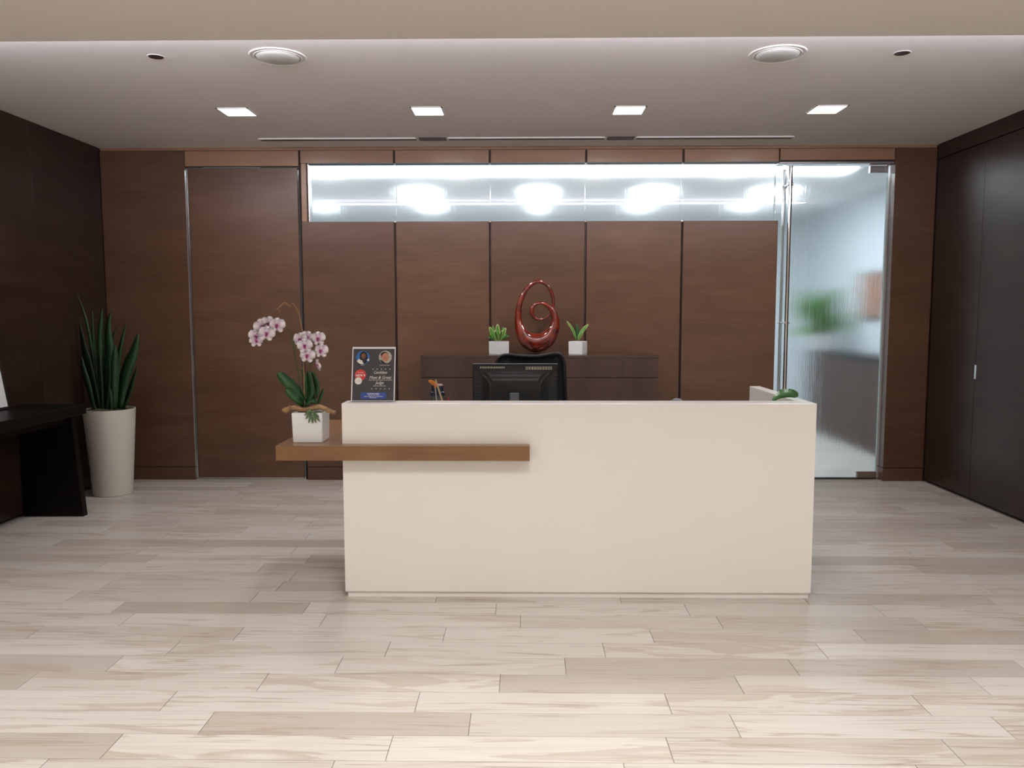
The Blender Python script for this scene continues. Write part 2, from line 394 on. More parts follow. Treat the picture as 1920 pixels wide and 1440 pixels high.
for k, y0, y1 in rows:
    off = OFF[k] if k in OFF else (rnd.random()*PL if k % 2 else (rnd.random()*.3+.35)*PL)
    y1c = min(y1, D+.11)
    if y1c - y0 < .02: continue
    n0 = math.floor((XL-off)/PL)
    x = off + n0*PL
    while x < XR:
        a, b = max(x, XL), min(x+PL, XR)
        if b-a > .02:
            if y0 > 2.2: plank_at(a, b, y0, y1c)
            else: box(far_bm, a+GAP/2, b-GAP/2, y0+GAP/2, y1c-GAP/2, -.0032, 0)
        x += PL
obj('near_planks', far_bm, M['plank'], floor, kind='stuff')

# ------------------------------------------------------------------ ceilings
SOF = 3.835*1.0
sof_y = at(960, 72, 'z', G)[1]
obj('ceiling', bx(XL-.05, XR+.05, 2.6, D+.12, H, H+.10), M['ceil'], kind='structure')
bm = bmesh.new(); box(bm, XL-.05, XR+.05, -4.0, sof_y, G, G+.022)
box(bm, XL-.05, XR+.05, 3.0, 3.06, G+.022, H)
box(bm, XL-.05, XR+.05, -4.0, 3.0, H, H+.1)
sof = obj('ceiling', bm, M['soffit'], kind='structure')
bm = bx(XL+.02, XR-.02, sof_y-.16, sof_y-.10, G+.024, G+.04)
o = obj('cove_light', bm, M['led_cove'])
tag(o, 'long cove light strip glowing behind the edge of the lower ceiling', 'light')
area_light('lamp', (0, sof_y-.09, G+.05), XR-XL-.1, .04, POW_COVE, COL_COVE, rot=(math.pi*0.87, 0, 0))

# ------------------------------------------------------------------ side walls
def dark_wall(name, x, sgn, seams, band):
    t = .03
    xa, xb = (x-.12, x-t) if sgn < 0 else (x+t, x+.12)
    w = obj(name, bx(min(xa,xb), max(xa,xb), 3.86, D+.15, 0, H+.1), M['dark'], kind='structure')
    pa, pb = (x-t, x) if sgn < 0 else (x, x+t)
    ztop = band if band else H
    z0 = .022
    for a, b in zip(seams, seams[1:]):
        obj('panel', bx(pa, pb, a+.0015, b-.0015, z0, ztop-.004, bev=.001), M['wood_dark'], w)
    if band:
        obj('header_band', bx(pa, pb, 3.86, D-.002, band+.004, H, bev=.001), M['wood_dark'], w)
    return w
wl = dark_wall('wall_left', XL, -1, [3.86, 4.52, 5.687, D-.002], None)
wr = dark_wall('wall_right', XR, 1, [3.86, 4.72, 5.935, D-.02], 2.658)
p0 = at(1830, 684, 'x', XR); p1 = at(1830, 711, 'x', XR)
obj('edge_pull', bx(XR-.004, XR+.01, p0.y-.012, p0.y+.012, p1.z, p0.z, bev=.001), M['steel'], wr, label='small brushed metal edge pull')
for nm, x0, x1 in (('wall_left', XL-.12, XL), ('wall_right', XR, XR+.12)):
    obj(nm, bx(x0, x1, -4.0, 3.86, 0, G+.02), M['paint'], kind='structure')
obj('wall_rear', bx(XL-.12, XR+.12, -4.12, -4.0, 0, H), M['paint'], kind='structure')

# ------------------------------------------------------------------ back wall with panels
YB = D + .030
SEAM = [-1.846, -1.069, -.280, .510, 1.306, 2.091]
ZW0, ZW1, ZH0, ZH1, ZBASE = 2.173, 2.650, 2.650, 2.752, .108
XD0, XD1 = -2.795, -1.868      # wooden door leaf
XG0, XG1 = 2.091, 3.020        # glass door
bm = bmesh.new()
box(bm, XL-.12, XD0-.008, YB, YB+.12, 0, H)
box(bm, XD0-.008, SEAM[0]-.006, YB, YB+.12, 2.62, H)
box(bm, SEAM[0]-.006, XG0-.012, YB, YB+.12, 0, ZW0-.004)
box(bm, SEAM[0]-.006, XG1+.02, YB, YB+.12, ZH0+.006, H)
box(bm, SEAM[0]-.006, SEAM[0]+.052, YB, YB+.12, ZW0-.004, ZH0+.006)
box(bm, XG1+.03, XR+.12, YB, YB+.12, 0, H)
wb = obj('wall_back', bm, M['seam'], kind='structure')
g = .009
def panel(name, x0, x1, z0, z1, mat='wood', y0=D, y1=None, par=None):
    return obj(name, bx(x0, x1, y0, (YB if y1 is None else y1), z0, z1, bev=.0015), M[mat], par or wb)
panel('panel', XL+.002, XD0-.012, ZBASE+.006, 2.752); panel('base_panel', XL+.002, XD0-.012, 0, ZBASE)
for i in range(5):
    x0, x1 = SEAM[i]+(.002 if i == 0 else g), SEAM[i+1]-(g if i < 4 else 0)
    panel('panel', x0, x1, ZBASE+.006, ZW0); panel('base_panel', x0, x1, 0, ZBASE)
    panel('header_panel', x0, x1 - (0 if i < 4 else .008), ZH0, ZH1, 'wood_top')
panel('header_panel', XD0-.008, SEAM[0]-.014, 2.628, ZH1, 'wood_top')
panel('header_panel', XG0+.004, XG1+.004, ZH0+.01, ZH1, 'wood_top')
panel('panel', XG1+.010, XR-.004, ZBASE+.006, 2.752, y1=YB+.12); panel('base_panel', XG1+.010, XR-.004, 0, ZBASE, y1=YB+.12)
panel('jamb', SEAM[0]+.004, SEAM[0]+.046, ZW0+.002, ZH0-.002, 'wood_top')
panel('crown', XL+.002, XR-.004, ZH1+.004, H, 'wood_top', y0=D+.010)
# ------------------------------------------------------------------ clerestory window
YG = D + .10
win = empty('window_1', ((SEAM[0]+XG0)/2, YG, ZW0), kind='structure')
x_w0 = SEAM[0]+.052
edges = [x_w0+.006] + SEAM[1:5] + [XG0-.006]
for a, b in zip(edges, edges[1:]):
    obj('pane', bx(a+.0015, b-.0015, YG, YG+.010, ZW0-.03, ZH0+.02, bev=.001), M['frost'], win)
obj('window_frame', bx(x_w0, x_w0+.008, D+.035, YG+.02, ZW0, ZH0), M['steel'], win, label='brushed metal side channel')
for x in SEAM[1:5]:
    for z in (ZW0, ZH0-.008):
        obj('clip', bx(x-.010, x+.010, D+.028, D+.05, z-.004, z+.010, bev=.001), M['chrome'], win)
# ------------------------------------------------------------------ wooden door
d1 = empty('door_1', ((XD0+XD1)/2, D, 0), kind='structure')
leaf_o = obj('door_leaf', bx(XD0+.016, XD1-.004, D-.002, D+.040, .022, 2.612, bev=.002), M['wood'], d1)
obj('edge_strip', bx(XD0, XD0+.011, D-.004, D+.02, .012, 2.608, bev=.001), M['steel'], d1, label='thin metal strip along the door edge')
obj('bottom_seal', bx(XD0+.016, XD1-.01, D+.004, D+.03, .003, .020), M['steel'], d1, label='silver drop seal under the door')
obj('door_closer', bx(-2.66, -2.18, D+.012, D+.035, 2.612, 2.625, bev=.002), M['greyp'], d1, label='pale metal closer rail in the gap above the door')
obj('gap_strip', bx(XD1+.002, SEAM[0]-.004, D+.018, D+.05, 0, ZH1), M['dark'], d1, label='dark strip filling the gap beside the door')  # dark strip put in for the shade of the open gap
# ------------------------------------------------------------------ glass door
d2 = empty('door_2', ((XG0+XG1)/2, YG, 0), kind='structure')
obj('glass_leaf', bx(XG0+.003, XG1-.008, YG, YG+.012, .012, 2.625, bev=.001), M['frost'], d2, label='frosted glass door leaf with vertical streaks')
obj('glass_edge', bx(XG1-.009, XG1-.003, YG-.001, YG+.013, .012, 2.625), M['glass_edge'], d2, label='pale green polished glass edge')
obj('top_rail', bx(XG0, XG1+.006, D+.012, YG+.02, 2.632, 2.648, bev=.002), M['steel'], d2)
pt = at(1631, 309, 'y', YG); pb_ = at(1606, 888, 'y', YG)
obj('patch_hinge', bx(pt.x, XG1-.004, YG-.010, YG+.022, 2.570, 2.628, bev=.002), M['steel'], d2)
obj('patch_hinge', bx(pb_.x, XG1-.004, YG-.010, YG+.022, .008, .060, bev=.002), M['bronze'], d2)
obj('threshold', bx(XG0, XG1, YG-.01, YG+.02, 0, .006), M['dark'], d2)
yh = YG - .075; xh = at(1477.5, 500, 'y', yh).x
for side, yy in ((0, yh), (1, YG+.087)):
    bm = bmesh.new(); cyl(bm, (xh, yy, .10), (xh, yy, 2.615), .0165, n=20)
    hd = obj('pull_handle', bm, M['chrome'], d2, smooth='auto', label='full height polished steel pull bar')
    for z in (at(1475, 605, 'y', yh).z, at(1477, 345, 'y', yh).z, .35):
        bm = bmesh.new(); cyl(bm, (xh, yy, z), (xh, YG+(0 if side == 0 else .012), z), .010, n=12)
        cyl(bm, (xh-.022, yy, z), (xh+.022, yy, z), .013, n=12)
        obj('standoff', bm, M['chrome'], hd, smooth='auto')
# ------------------------------------------------------------------ hall behind the glass
HX0, HX1, HY0, HY1 = -3.2, 3.95, YG+.05, 11.2
obj('hall_floor', bx(HX0, HX1, D+.13, HY1, -.1, -.001), plain('hall_floor_tile', (.52, .50, .47), .4, noise=.12, nscale=3), kind='structure')
obj('hall_ceiling', bx(HX0, HX1, D+.15, HY1, H, H+.1), plain('hall_ceiling_paint', (.88, .90, .92), .9), kind='structure')
obj('wall_far', bx(HX0, HX1, HY1, HY1+.1, 0, H), M['hall_paint'], kind='structure')
obj('wall_hall_left', bx(HX0-.1, HX0, D+.15, HY1, 0, H), M['hall_paint'], kind='structure')
obj('wall_hall_right', bx(HX1, HX1+.1, D+.15, HY1, 0, H), M['hall_paint'], kind='structure')
for i, (x, y, r) in enumerate([(-1.19, 9.05, .22), (.165, 9.05, .22), (1.462, 9.05, .22), (2.82, 9.05, .22), (-2.60, 10.35, .12), (-1.19, 10.38, .12), (.19, 10.40, .12), (1.476, 10.42, .12), (2.824, 10.34, .12)]):
    bm = bmesh.new(); cyl(bm, (x, y, H-.02), (x, y, H), r, n=24)
    o = obj('hall_lamp', bm, M['led_hall'], origin=(x, y, H))
    big = r > .12
    nm_ = (['leftmost', 'second from the left', 'third from the left', 'rightmost, at the glass door'][i] if big else ['leftmost', 'second from the left', 'middle', 'fourth from the left', 'rightmost'][i-4])
    tag(o, ('large upper glow in the frosted glass strip, ' if big else 'small lower glow in the frosted glass strip, ')+nm_, 'light',
        'large round hall lamps' if big else 'small round hall lamps')
o = obj('slot_lamp', bx(-2.6, 3.1, 7.50, 7.86, H-.015, H), M['led_slot']); tag(o, 'long bright light panel along the top of the frosted strip', 'light')
area_light('lamp', (.25, 7.68, H-.02), 5.68, .34, POW_HALL, COL_HALL)
for x in (-1.19, .165, 1.462, 2.82): area_light('lamp', (x, 9.05, H-.025), .3, .3, POW_HALL*.22, COL_HALL)
c = empty('hall_cabinet', (3.72, 8.7, 0), 'dark brown low cabinet blurred behind the frosted glass door', 'cabinet')
obj('cabinet_body', bx(3.50, 3.93, 7.55, 9.75, .0, .93), M['cred'], c); obj('cabinet_top', bx(3.47, 3.93, 7.52, 9.78, .93, .965, bev=.003), M['wood_black'], c)
for j in range(4): obj('cabinet_door', bx(3.482, 3.50, 7.58+j*.54, 8.10+j*.54, .06, .91, bev=.002), M['hallcab'], c)
c = empty('hall_picture', (3.93, 9.0, 1.6), 'brown framed picture blurred behind the right side of the glass door', 'picture')
obj('frame', bx(3.915, 3.948, 8.62, 9.30, 1.34, 1.88, bev=.004), M['bronze'], c); obj('canvas', bx(3.908, 3.916, 8.66, 9.26, 1.38, 1.84), plain('brown_canvas', (.36, .20, .14), .7, noise=.3, nscale=5), c)
c = empty('hall_plant', (3.56, 9.55, .965), 'green leafy plant blurred behind the frosted glass door', 'plant')
bm = bmesh.new(); lathe(bm, (3.60, 9.58, .967), [(0, 0), (.10, 0), (.13, .2), (.12, .2), (.11, .16), (0, .16)], 20); obj('pot', bm, M['white'], c, smooth='auto')
for j in range(46):
    a = rnd.random()*6.28; r = .10+.36*rnd.random(); zz = 1.12+.62*rnd.random()
    b0 = Vector((3.60, 9.58, 1.13)); tip = Vector((3.52+math.cos(a)*r, 9.6+math.sin(a)*r, zz)); tip.x = min(tip.x, 3.93)
    mid = (b0+tip)/2 + Vector((0, 0, .10))
    bm = bmesh.new(); leaf(bm, [b0, mid, tip], .04, nrm=(0, -.8, .6)); obj('leaf', bm, M['leaf_lt'], c, smooth=True)

# ------------------------------------------------------------------ ceiling fittings
pos_name = ['leftmost of the four square downlights', 'second square downlight from the left', 'third square downlight from the left', 'rightmost of the four square downlights']
for i, (x, y) in enumerate(DOWN):
    t = empty('square_downlight', (x, y, H), pos_name[i]+', glowing white in the ceiling', 'light', 'square downlights in the ceiling')
    h = .108; bm = bmesh.new()
    for a in ((x-h, x+h, y-h, y-h+.010), (x-h, x+h, y+h-.010, y+h), (x-h, x-h+.010, y-h, y+h), (x+h-.010, x+h, y-h, y+h)): box(bm, a[0], a[1], a[2], a[3], H-.006, H+.002)
    obj('trim', bm, M['white'], t); obj('diffuser', bx(x-h+.010, x+h-.010, y-h+.010, y+h-.010, H-.003, H+.001), M['led'], t)
for i, (x, y) in enumerate(LOBBY):
    t = empty('ceiling_troffer', (x, y, G), 'square light fitting in the lower ceiling, '+['left', 'centre', 'right'][i % 3]+' of the '+['front', 'middle', 'rear'][i//3]+' row', 'light', 'square troffers in the lower ceiling')
    bm = bmesh.new(); h = .30
    for a in ((x-h, x+h, y-h, y-h+.02), (x-h, x+h, y+h-.02, y+h), (x-h, x-h+.02, y-h, y+h), (x+h-.02, x+h, y-h, y+h)): box(bm, a[0], a[1], a[2], a[3], G-.008, G+.002)
    obj('trim', bm, M['white'], t); obj('diffuser', bx(x-h+.02, x+h-.02, y-h+.02, y+h-.02, G-.004, G), M['led_lobby'], t)
for lab, (x, y) in (('round white ceiling speaker on the left half of the ceiling', (-1.312, 4.33)), ('round white ceiling speaker on the right half of the ceiling', (1.341, 4.335))):
    t = empty('ceiling_speaker', (x, y, H), lab, 'speaker', 'round ceiling speakers')
    bm = bmesh.new(); lathe(bm, (x, y, H), [(.118, -.001), (.118, -.006), (.124, -.007), (.127, -.003), (.140, -.003), (.143, -.006), (.148, -.005), (.149, 0)], 48); obj('rim', bm, M['white'], t, smooth='auto')
    bm = bmesh.new(); lathe(bm, (x, y, H), [(0, -.022), (.05, -.0212), (.09, -.017), (.110, -.010), (.1165, -.001)], 48); obj('grille', bm, plain('speaker_grille', (.56, .57, .54), .6), t, smooth=True)
for lab, (x, y) in (('small dark round cover left of the left ceiling speaker', (-1.962, 4.322)), ('small dark round cover right of the right ceiling speaker', (1.994, 4.335))):
    t = empty('round_cover', (x, y, H), lab, 'ceiling fitting', 'dark round covers in the ceiling')
    bm = bmesh.new(); lathe(bm, (x, y, H), [(.039, 0), (.039, -.002), (.043, -.002), (.045, 0)], 32); obj('ring', bm, M['white'], t, smooth='auto')
    bm = bmesh.new(); lathe(bm, (x, y, H), [(0, -.004), (.030, -.004), (.038, -.0025), (.039, 0)], 32); obj('cover', bm, M['brownplate'], t, smooth='auto')
YD0, YD1 = 6.285, 6.385
for i, (x0, x1, lab) in enumerate([(-2.085, -.835, 'left'), (-.600, .640, 'middle'), (.868, 2.100, 'right')]):
    t = empty('linear_diffuser', ((x0+x1)/2, (YD0+YD1)/2, H), lab+' of the three slim linear air diffusers above the back wall', 'vent', 'linear air diffusers')
    bm = bmesh.new()
    for yy in (YD0, YD0+.050, YD1-.008): box(bm, x0, x1, yy, yy+.010, H-(.009 if yy == YD0 else .002), H+.001)
    box(bm, x0, x0+.010, YD0, YD1, H-.006, H+.001); box(bm, x1-.010, x1, YD0, YD1, H-.006, H+.001)
    obj('frame', bm, M['white'], t)
    for yy in (YD0+.010, YD0+.060): obj('slot', bx(x0+.01, x1-.01, yy, yy+.036, H-.002, H+.001), M['dark'], t)
for x0, x1, lab in ((-.822, -.612, 'brown blank plate between the left and middle linear diffusers'), (.652, .858, 'brown blank plate between the middle and right linear diffusers')):
    o = obj('blank_plate', bx(x0, x1, YD0, YD1, H-.006, H, bev=.001), M['brownplate'], origin=(x0, YD0, H)); tag(o, lab, 'ceiling plate', 'brown blank plates')

# ------------------------------------------------------------------ reception desk
DX0, DX1, DT, DB = -.894, 1.424, .976, .028
dk = empty('reception_desk', ((DX0+DX1)/2, 4.2, 0), 'large white reception desk with a plain front and raised ledge', 'desk')
obj('front_panel', bx(DX0, DX1, F, F+.128, DB, DT, bev=.0025, seg=2), M['solid'], dk)
obj('side_panel', bx(1.362, DX1, F+.128, 4.767, DB, DT, bev=.0025, seg=2), M['solid'], dk)
obj('side_panel', bx(DX0, DX0+.05, F+.128, 4.72, DB, .704, bev=.002), M['solid'], dk)
bm = bmesh.new(); box(bm, DX0+.012, DX1-.010, F+.010, F+.10, 0, DB-.002); box(bm, DX0+.012, DX0+.04, F+.10, 4.70, 0, DB); box(bm, DX1-.05, DX1-.010, F+.10, 4.75, 0, DB)
obj('plinth', bm, M['solid'], dk)
obj('worktop', bx(DX0+.05, 1.362, F+.128, 4.62, .69, .72, bev=.002), M['cred_top'], dk)
SH0, SH1, SY = .704, .776, 3.768
sh = empty('wooden_shelf', (-1.0, 4.0, SH0), 'brown wooden shelf slab wrapping the left corner of the white desk', 'shelf')
bm = bmesh.new()
P = [(-1.203, SY), (.028, SY), (.028, F), (DX0, F), (DX0, 4.714), (-1.203, 4.714)]
A = [bm.verts.new((x, y, SH0)) for x, y in P]; B2 = [bm.verts.new((x, y, SH1)) for x, y in P]
bm.faces.new(A[::-1]); bm.faces.new(B2)
for i in range(6): bm.faces.new([A[i], A[(i+1) % 6], B2[(i+1) % 6], B2[i]])
obj('slab', bm, M['shelf'], sh)

# ------------------------------------------------------------------ credenza
CY, CX0, CX1, CT = 6.19, -.812, 1.052, 1.086
cr = empty('credenza', (.12, 6.4, 0), 'long grey-brown wooden credenza against the back wall behind the desk', 'cabinet')
obj('body', bx(CX0, CX1, CY+.02, D-.002, .08, CT-.022), M['cred'], cr)
obj('top', bx(CX0-.002, CX1+.002, CY, D-.002, CT-.022, CT, bev=.001), M['cred_top'], cr)
obj('plinth', bx(CX0+.03, CX1-.03, CY+.06, D-.02, 0, .08), M['dark'], cr)
zs = at(960, 708.5, 'y', CY).z; xm = (CX0+CX1)/2
for a, b in ((CX0, xm), (xm, CX1)):
    obj('drawer', bx(a+.002, b-.002, CY, CY+.02, zs+.003, CT-.024, bev=.001), M['cred'], cr)
    obj('door', bx(a+.002, b-.002, CY, CY+.02, .085, zs-.003, bev=.001), M['cred'], cr)

# ------------------------------------------------------------------ sculpture
def sculpture():
    Y = 6.40
    def P(u, v): return at(940+u/9, 510+v/9, 'y', Y)
    c = at(1003, 661, 'y', Y); K = (at(1004, 600, 'y', Y).x - at(1003, 600, 'y', Y).x)/9
    t = empty('loop_sculpture', (c.x, Y, CT), 'glossy dark red sculpture of a looping ribbon on the credenza', 'sculpture')
    pts = [(868,640,22,.020),(880,560,25,.022),(872,440,28,.020),(835,315,31,.015),(770,220,32,.01),(690,172,33,.005),(610,165,33,0),(520,200,34,0),(430,285,36,0),(360,400,40,0),(310,540,46,0),(286,690,54,0),(290,850,68,0),(345,1020,104,0),(450,1150,146,0),(600,1195,160,0),(755,1140,146,0),(860,1010,108,0),(908,870,82,0),(900,740,60,-.004),(858,645,46,-.010),(795,585,38,-.018),(720,540,28,-.028),(640,528,24,-.034),(560,560,30,-.034),(515,640,36,-.032),(530,735,32,-.028),(600,792,24,-.022),(690,798,20,-.014),(770,760,17,-.006),(840,690,14,.004)]
    q = spline(pts, 150); n = 18; rings = []; bm = bmesh.new()
    C = [P(a[0], a[1]) + Vector((0, a[3], 0)) for a in q]
    for i, a in enumerate(q):
        d = (C[min(i+1,len(C)-1)] - C[max(i-1,0)]); d.y = 0; d.normalize(); side = Vector((d.z, 0, -d.x)); hw = a[2]*K; dp = min(hw*.95, .022+hw*.42)
        ring = []
        for k in range(n):
            an = 2*math.pi*k/n; ca, sa = math.cos(an), math.sin(an)
            f = abs(ca)**.9*(1 if ca > 0 else -1)
            p = C[i] + side*hw*f + Vector((0, 1, 0))*dp*sa
            p.z = max(p.z, CT+.0005); ring.append(bm.verts.new(p))
        rings.append(ring)
    for A, B in zip(rings, rings[1:]):
        for k in range(n): bm.faces.new([A[k], A[(k+1) % n], B[(k+1) % n], B[k]])
    bm.faces.new(rings[0]); bm.faces.new(rings[-1])
    obj('ribbon', bm, M['lacquer'], t, smooth=True)
sculpture()

# ------------------------------------------------------------------ square pots
def square_pot(par, c, w, h, rot, mat, taper=.96, wall=.008):
    bm = bmesh.new(); R = Matrix.Rotation(rot, 3, 'Z')
    def ring(s, z): return [bm.verts.new(Vector(c) + R @ Vector((a*s/2, b*s/2, z))) for a, b in ((-1,-1),(1,-1),(1,1),(-1,1))]
    r = [ring(w*taper, 0), ring(w, h), ring(w-2*wall, h), ring(w-2*wall-.004, h*.86)]
    bm.faces.new(r[0][::-1]); bm.faces.new(r[-1])
    for A, B in zip(r, r[1:]):
        for i in range(4): bm.faces.new([A[i], A[(i+1) % 4], B[(i+1) % 4], B[i]])
    bmesh.ops.bevel(bm, geom=[e for e in bm.edges if e.calc_length() > h*.4], offset=.003, segments=2, affect='EDGES')
    return obj('pot', bm, mat, par, smooth='auto')
def soil(par, c, w, z, rot, mat):
    bm = bmesh.new(); R = Matrix.Rotation(rot, 3, 'Z'); n = 9; g_ = []
    for i in range(n):
        g_.append([bm.verts.new(Vector(c) + R @ Vector(((i/(n-1)-.5)*w, (j/(n-1)-.5)*w, z + random.uniform(-.004, .007)))) for j in range(n)])
    for i in range(n-1):
        for j in range(n-1): bm.faces.new([g_[i][j], g_[i+1][j], g_[i+1][j+1], g_[i][j+1]])
    return obj('soil', bm, mat, par, smooth=True)

YP = 6.36
# left small plant : broad green leaves
cpl = at(935.5, 663, 'z', CT); cpl = Vector((at(935.5, 650, 'y', YP).x, YP, CT))
t = empty('potted_plant', cpl, 'small white square pot of broad green leaves, left of the red sculpture', 'plant', 'small potted plants on the credenza')
square_pot(t, cpl, .117, .106, math.radians(47), M['ceramic'], taper=.99); soil(t, cpl, .096, .098, math.radians(47), M['gravel'])
def pleaf(par, base, tip, hw, mat, Y, bend=(0, 0, 0), nrm=(0, -1, .2), dy=0, edge=False, res=8):
    """leaf given by two pixels on a real plane"""
    a = at(base[0], base[1], 'y', Y); b = at(tip[0], tip[1], 'y', Y+dy); m_ = (a+b)/2 + Vector(bend)
    bm = bmesh.new(); leaf(bm, [a, m_, b], hw, nrm=nrm, res=res, thick=min(.0012, hw*.2)); lf = obj('leaf', bm, M[mat], par, smooth=True)
    if edge:
        bm = bmesh.new()
        for s in (-1, 1):
            q = [Vector(k) for k in spline([tuple(a), tuple(m_), tuple(b)], 8)]; pp = []
            for i, p in enumerate(q):
                tt = i/8; w = hw*(math.sin(math.pi*min(1, (tt*.82+.14)))**.8 if tt < 1 else 0)
                d = (q[min(i+1,8)]-q[max(i-1,0)]).normalized(); sd = d.cross(Vector(nrm)).normalized(); n1 = sd.cross(d).normalized()
                if n1.dot(Vector(nrm)) < 0: n1 = -n1
                pp.append(p + sd*w*s + n1*(w*.25))
            tube(bm, pp, max(hw*.16, .0014), n=5, res=1)
        obj('leaf_margin', bm, M['leaf_edge'], lf, smooth=True)
for b, tp, hw, dy, ed in [((934,638),(933,608),.016,0,True),((932,638),(918,613),.015,-.01,True),((936,638),(948,615),.014,.01,True),((930,639),(918,626),.010,-.03,False),((938,639),(951,626),.010,-.02,False),
                          ((933,639),(924,610),.013,.03,False),((936,639),(944,612),.012,.03,False),((934,639),(928,620),.012,-.04,True),((936,639),(941,620),.012,-.04,True),((930,638),(915,632),.006,-.03,False),((939,638),(955,629),.006,-.02,False)]:
    pleaf(t, b, tp, hw, 'leaf_lt', YP, dy=dy, edge=ed, bend=((tp[0]-b[0])*.0006, 0, .004))
cpr = Vector((at(1083.5, 650, 'y', YP).x, YP, CT))
t = empty('potted_plant', cpr, 'small white square pot of yellow-edged upright leaves, right of the red sculpture', 'plant', 'small potted plants on the credenza')
square_pot(t, cpr, .118, .106, math.radians(-24), M['ceramic'], taper=.99); soil(t, cpr, .10, .098, math.radians(-24), M['gravel'])
for b, tp, hw, dy, ed in [((1080,636),(1063,602),.008,0,True),((1083,636),(1081,608),.016,.01,False),((1085,636),(1103,608),.013,0,True),((1084,638),(1094,622),.008,-.02,True),((1080,638),(1072,616),.007,-.02,False)]:
    pleaf(t, b, tp, hw, 'leaf' if hw > .014 else 'leaf_lt', YP, dy=dy, edge=ed, bend=((tp[0]-b[0])*-.0006, 0, .003))

# ------------------------------------------------------------------ orchid
YO = 3.935
oc = Vector((-1.073, YO, SH1))
t = empty('potted_orchid', oc, 'pink and white orchid in a white square pot on the wooden shelf', 'plant')
square_pot(t, oc, .152, .150, 0, M['ceramic'], taper=.955, wall=.010); soil(t, oc, .13, .138, 0, M['soil'])
def O(u, v, dy=0): return at(440+u/6, 540+v/6, 'y', YO+dy)
def otube(name, pts, r, mat, par=t, n=7):
    bm = bmesh.new(); tube(bm, [O(*p) for p in pts], r, n=n, res=4); return obj(name, bm, M[mat], par, smooth=True)
otube('stem', [(770,1320,0),(745,1165,0),(715,960,0),(680,750,-.01),(648,590,-.01),(628,495,-.01),(580,440,-.02),(520,400,-.02),(440,390,-.03),(340,410,-.03),(250,500,-.03)], [.0035]*4+[.003]*3+[.002]*4, 'stem')
otube('stem', [(790,1320,0),(785,1200,0),(780,1000,0),(775,780,0),(768,600,0),(762,480,0)], [.0033]*6, 'stem_brown')
otube('stem', [(900,1310,.01),(905,1200,.01),(870,1020,.0),(845,880,0),(900,820,0),(925,800,0)], [.003,.003,.0028,.0025,.002,.0015], 'stem')
otube('stem', [(845,880,0),(835,700,0),(850,560,0),(900,540,0)], [.0025,.002,.002,.0015], 'stem')
otube('dry_shoot', [(768,500,0),(750,430,0),(735,340,0),(710,260,0),(670,190,0),(640,172,0)], [.0035,.0035,.003,.003,.003,.002], 'stem_brown')
otube('dry_shoot', [(625,208,0),(590,185,0),(565,165,0),(530,190,0),(490,225,.0),(472,236,0),(505,250,-.01),(515,268,-.01),(495,275,-.01)], [.002,.004,.003,.0045,.003,.0025,.002,.0025,.002], 'stem_brown')
def oleaf(pts, hw, mat='leaf', nrm=(0, -1, .3), fold=.25):
    bm = bmesh.new(); leaf(bm, [O(*p) for p in pts], hw/6*at(961, 700, 'y', YO).x*0+hw*.00044, nrm=nrm, fold=fold, res=14, shape=lambda s: (min(1, .35+s*1.6) if s < .5 else math.sqrt(max(0, 1-((s-.5)/.5)**2.6)))); obj('leaf', bm, M[mat], t, smooth=True)
oleaf([(790,1300,0),(700,1170,-.02),(590,1060,-.035),(485,950,-.03)], 62, nrm=(.3, -1, .5))
oleaf([(780,1330,0),(720,1270,-.03),(640,1200,-.05),(575,1135,-.05)], 50, nrm=(.3, -1, .6))
oleaf([(800,1310,0),(865,1200,.01),(860,1060,.02),(822,925,.03)], 42, nrm=(-.5, -1, .1))
oleaf([(860,1300,.02),(925,1180,.02),(920,1060,.03),(868,940,.03)], 46, nrm=(-.4, -1, .1))
oleaf([(930,1320,.0),(960,1250,-.01),(985,1190,-.015),(1003,1132,-.02)], 24, nrm=(-.6, -1, .1))
oleaf([(830,1330,.02),(800,1200,.03),(810,1080,.04),(750,900,.05)], 26, nrm=(.3, -1, 0))
oleaf([(800,1340,-.03),(830,1290,-.04),(880,1270,-.04),(915,1300,-.03)], 26, nrm=(0, -1, .6))
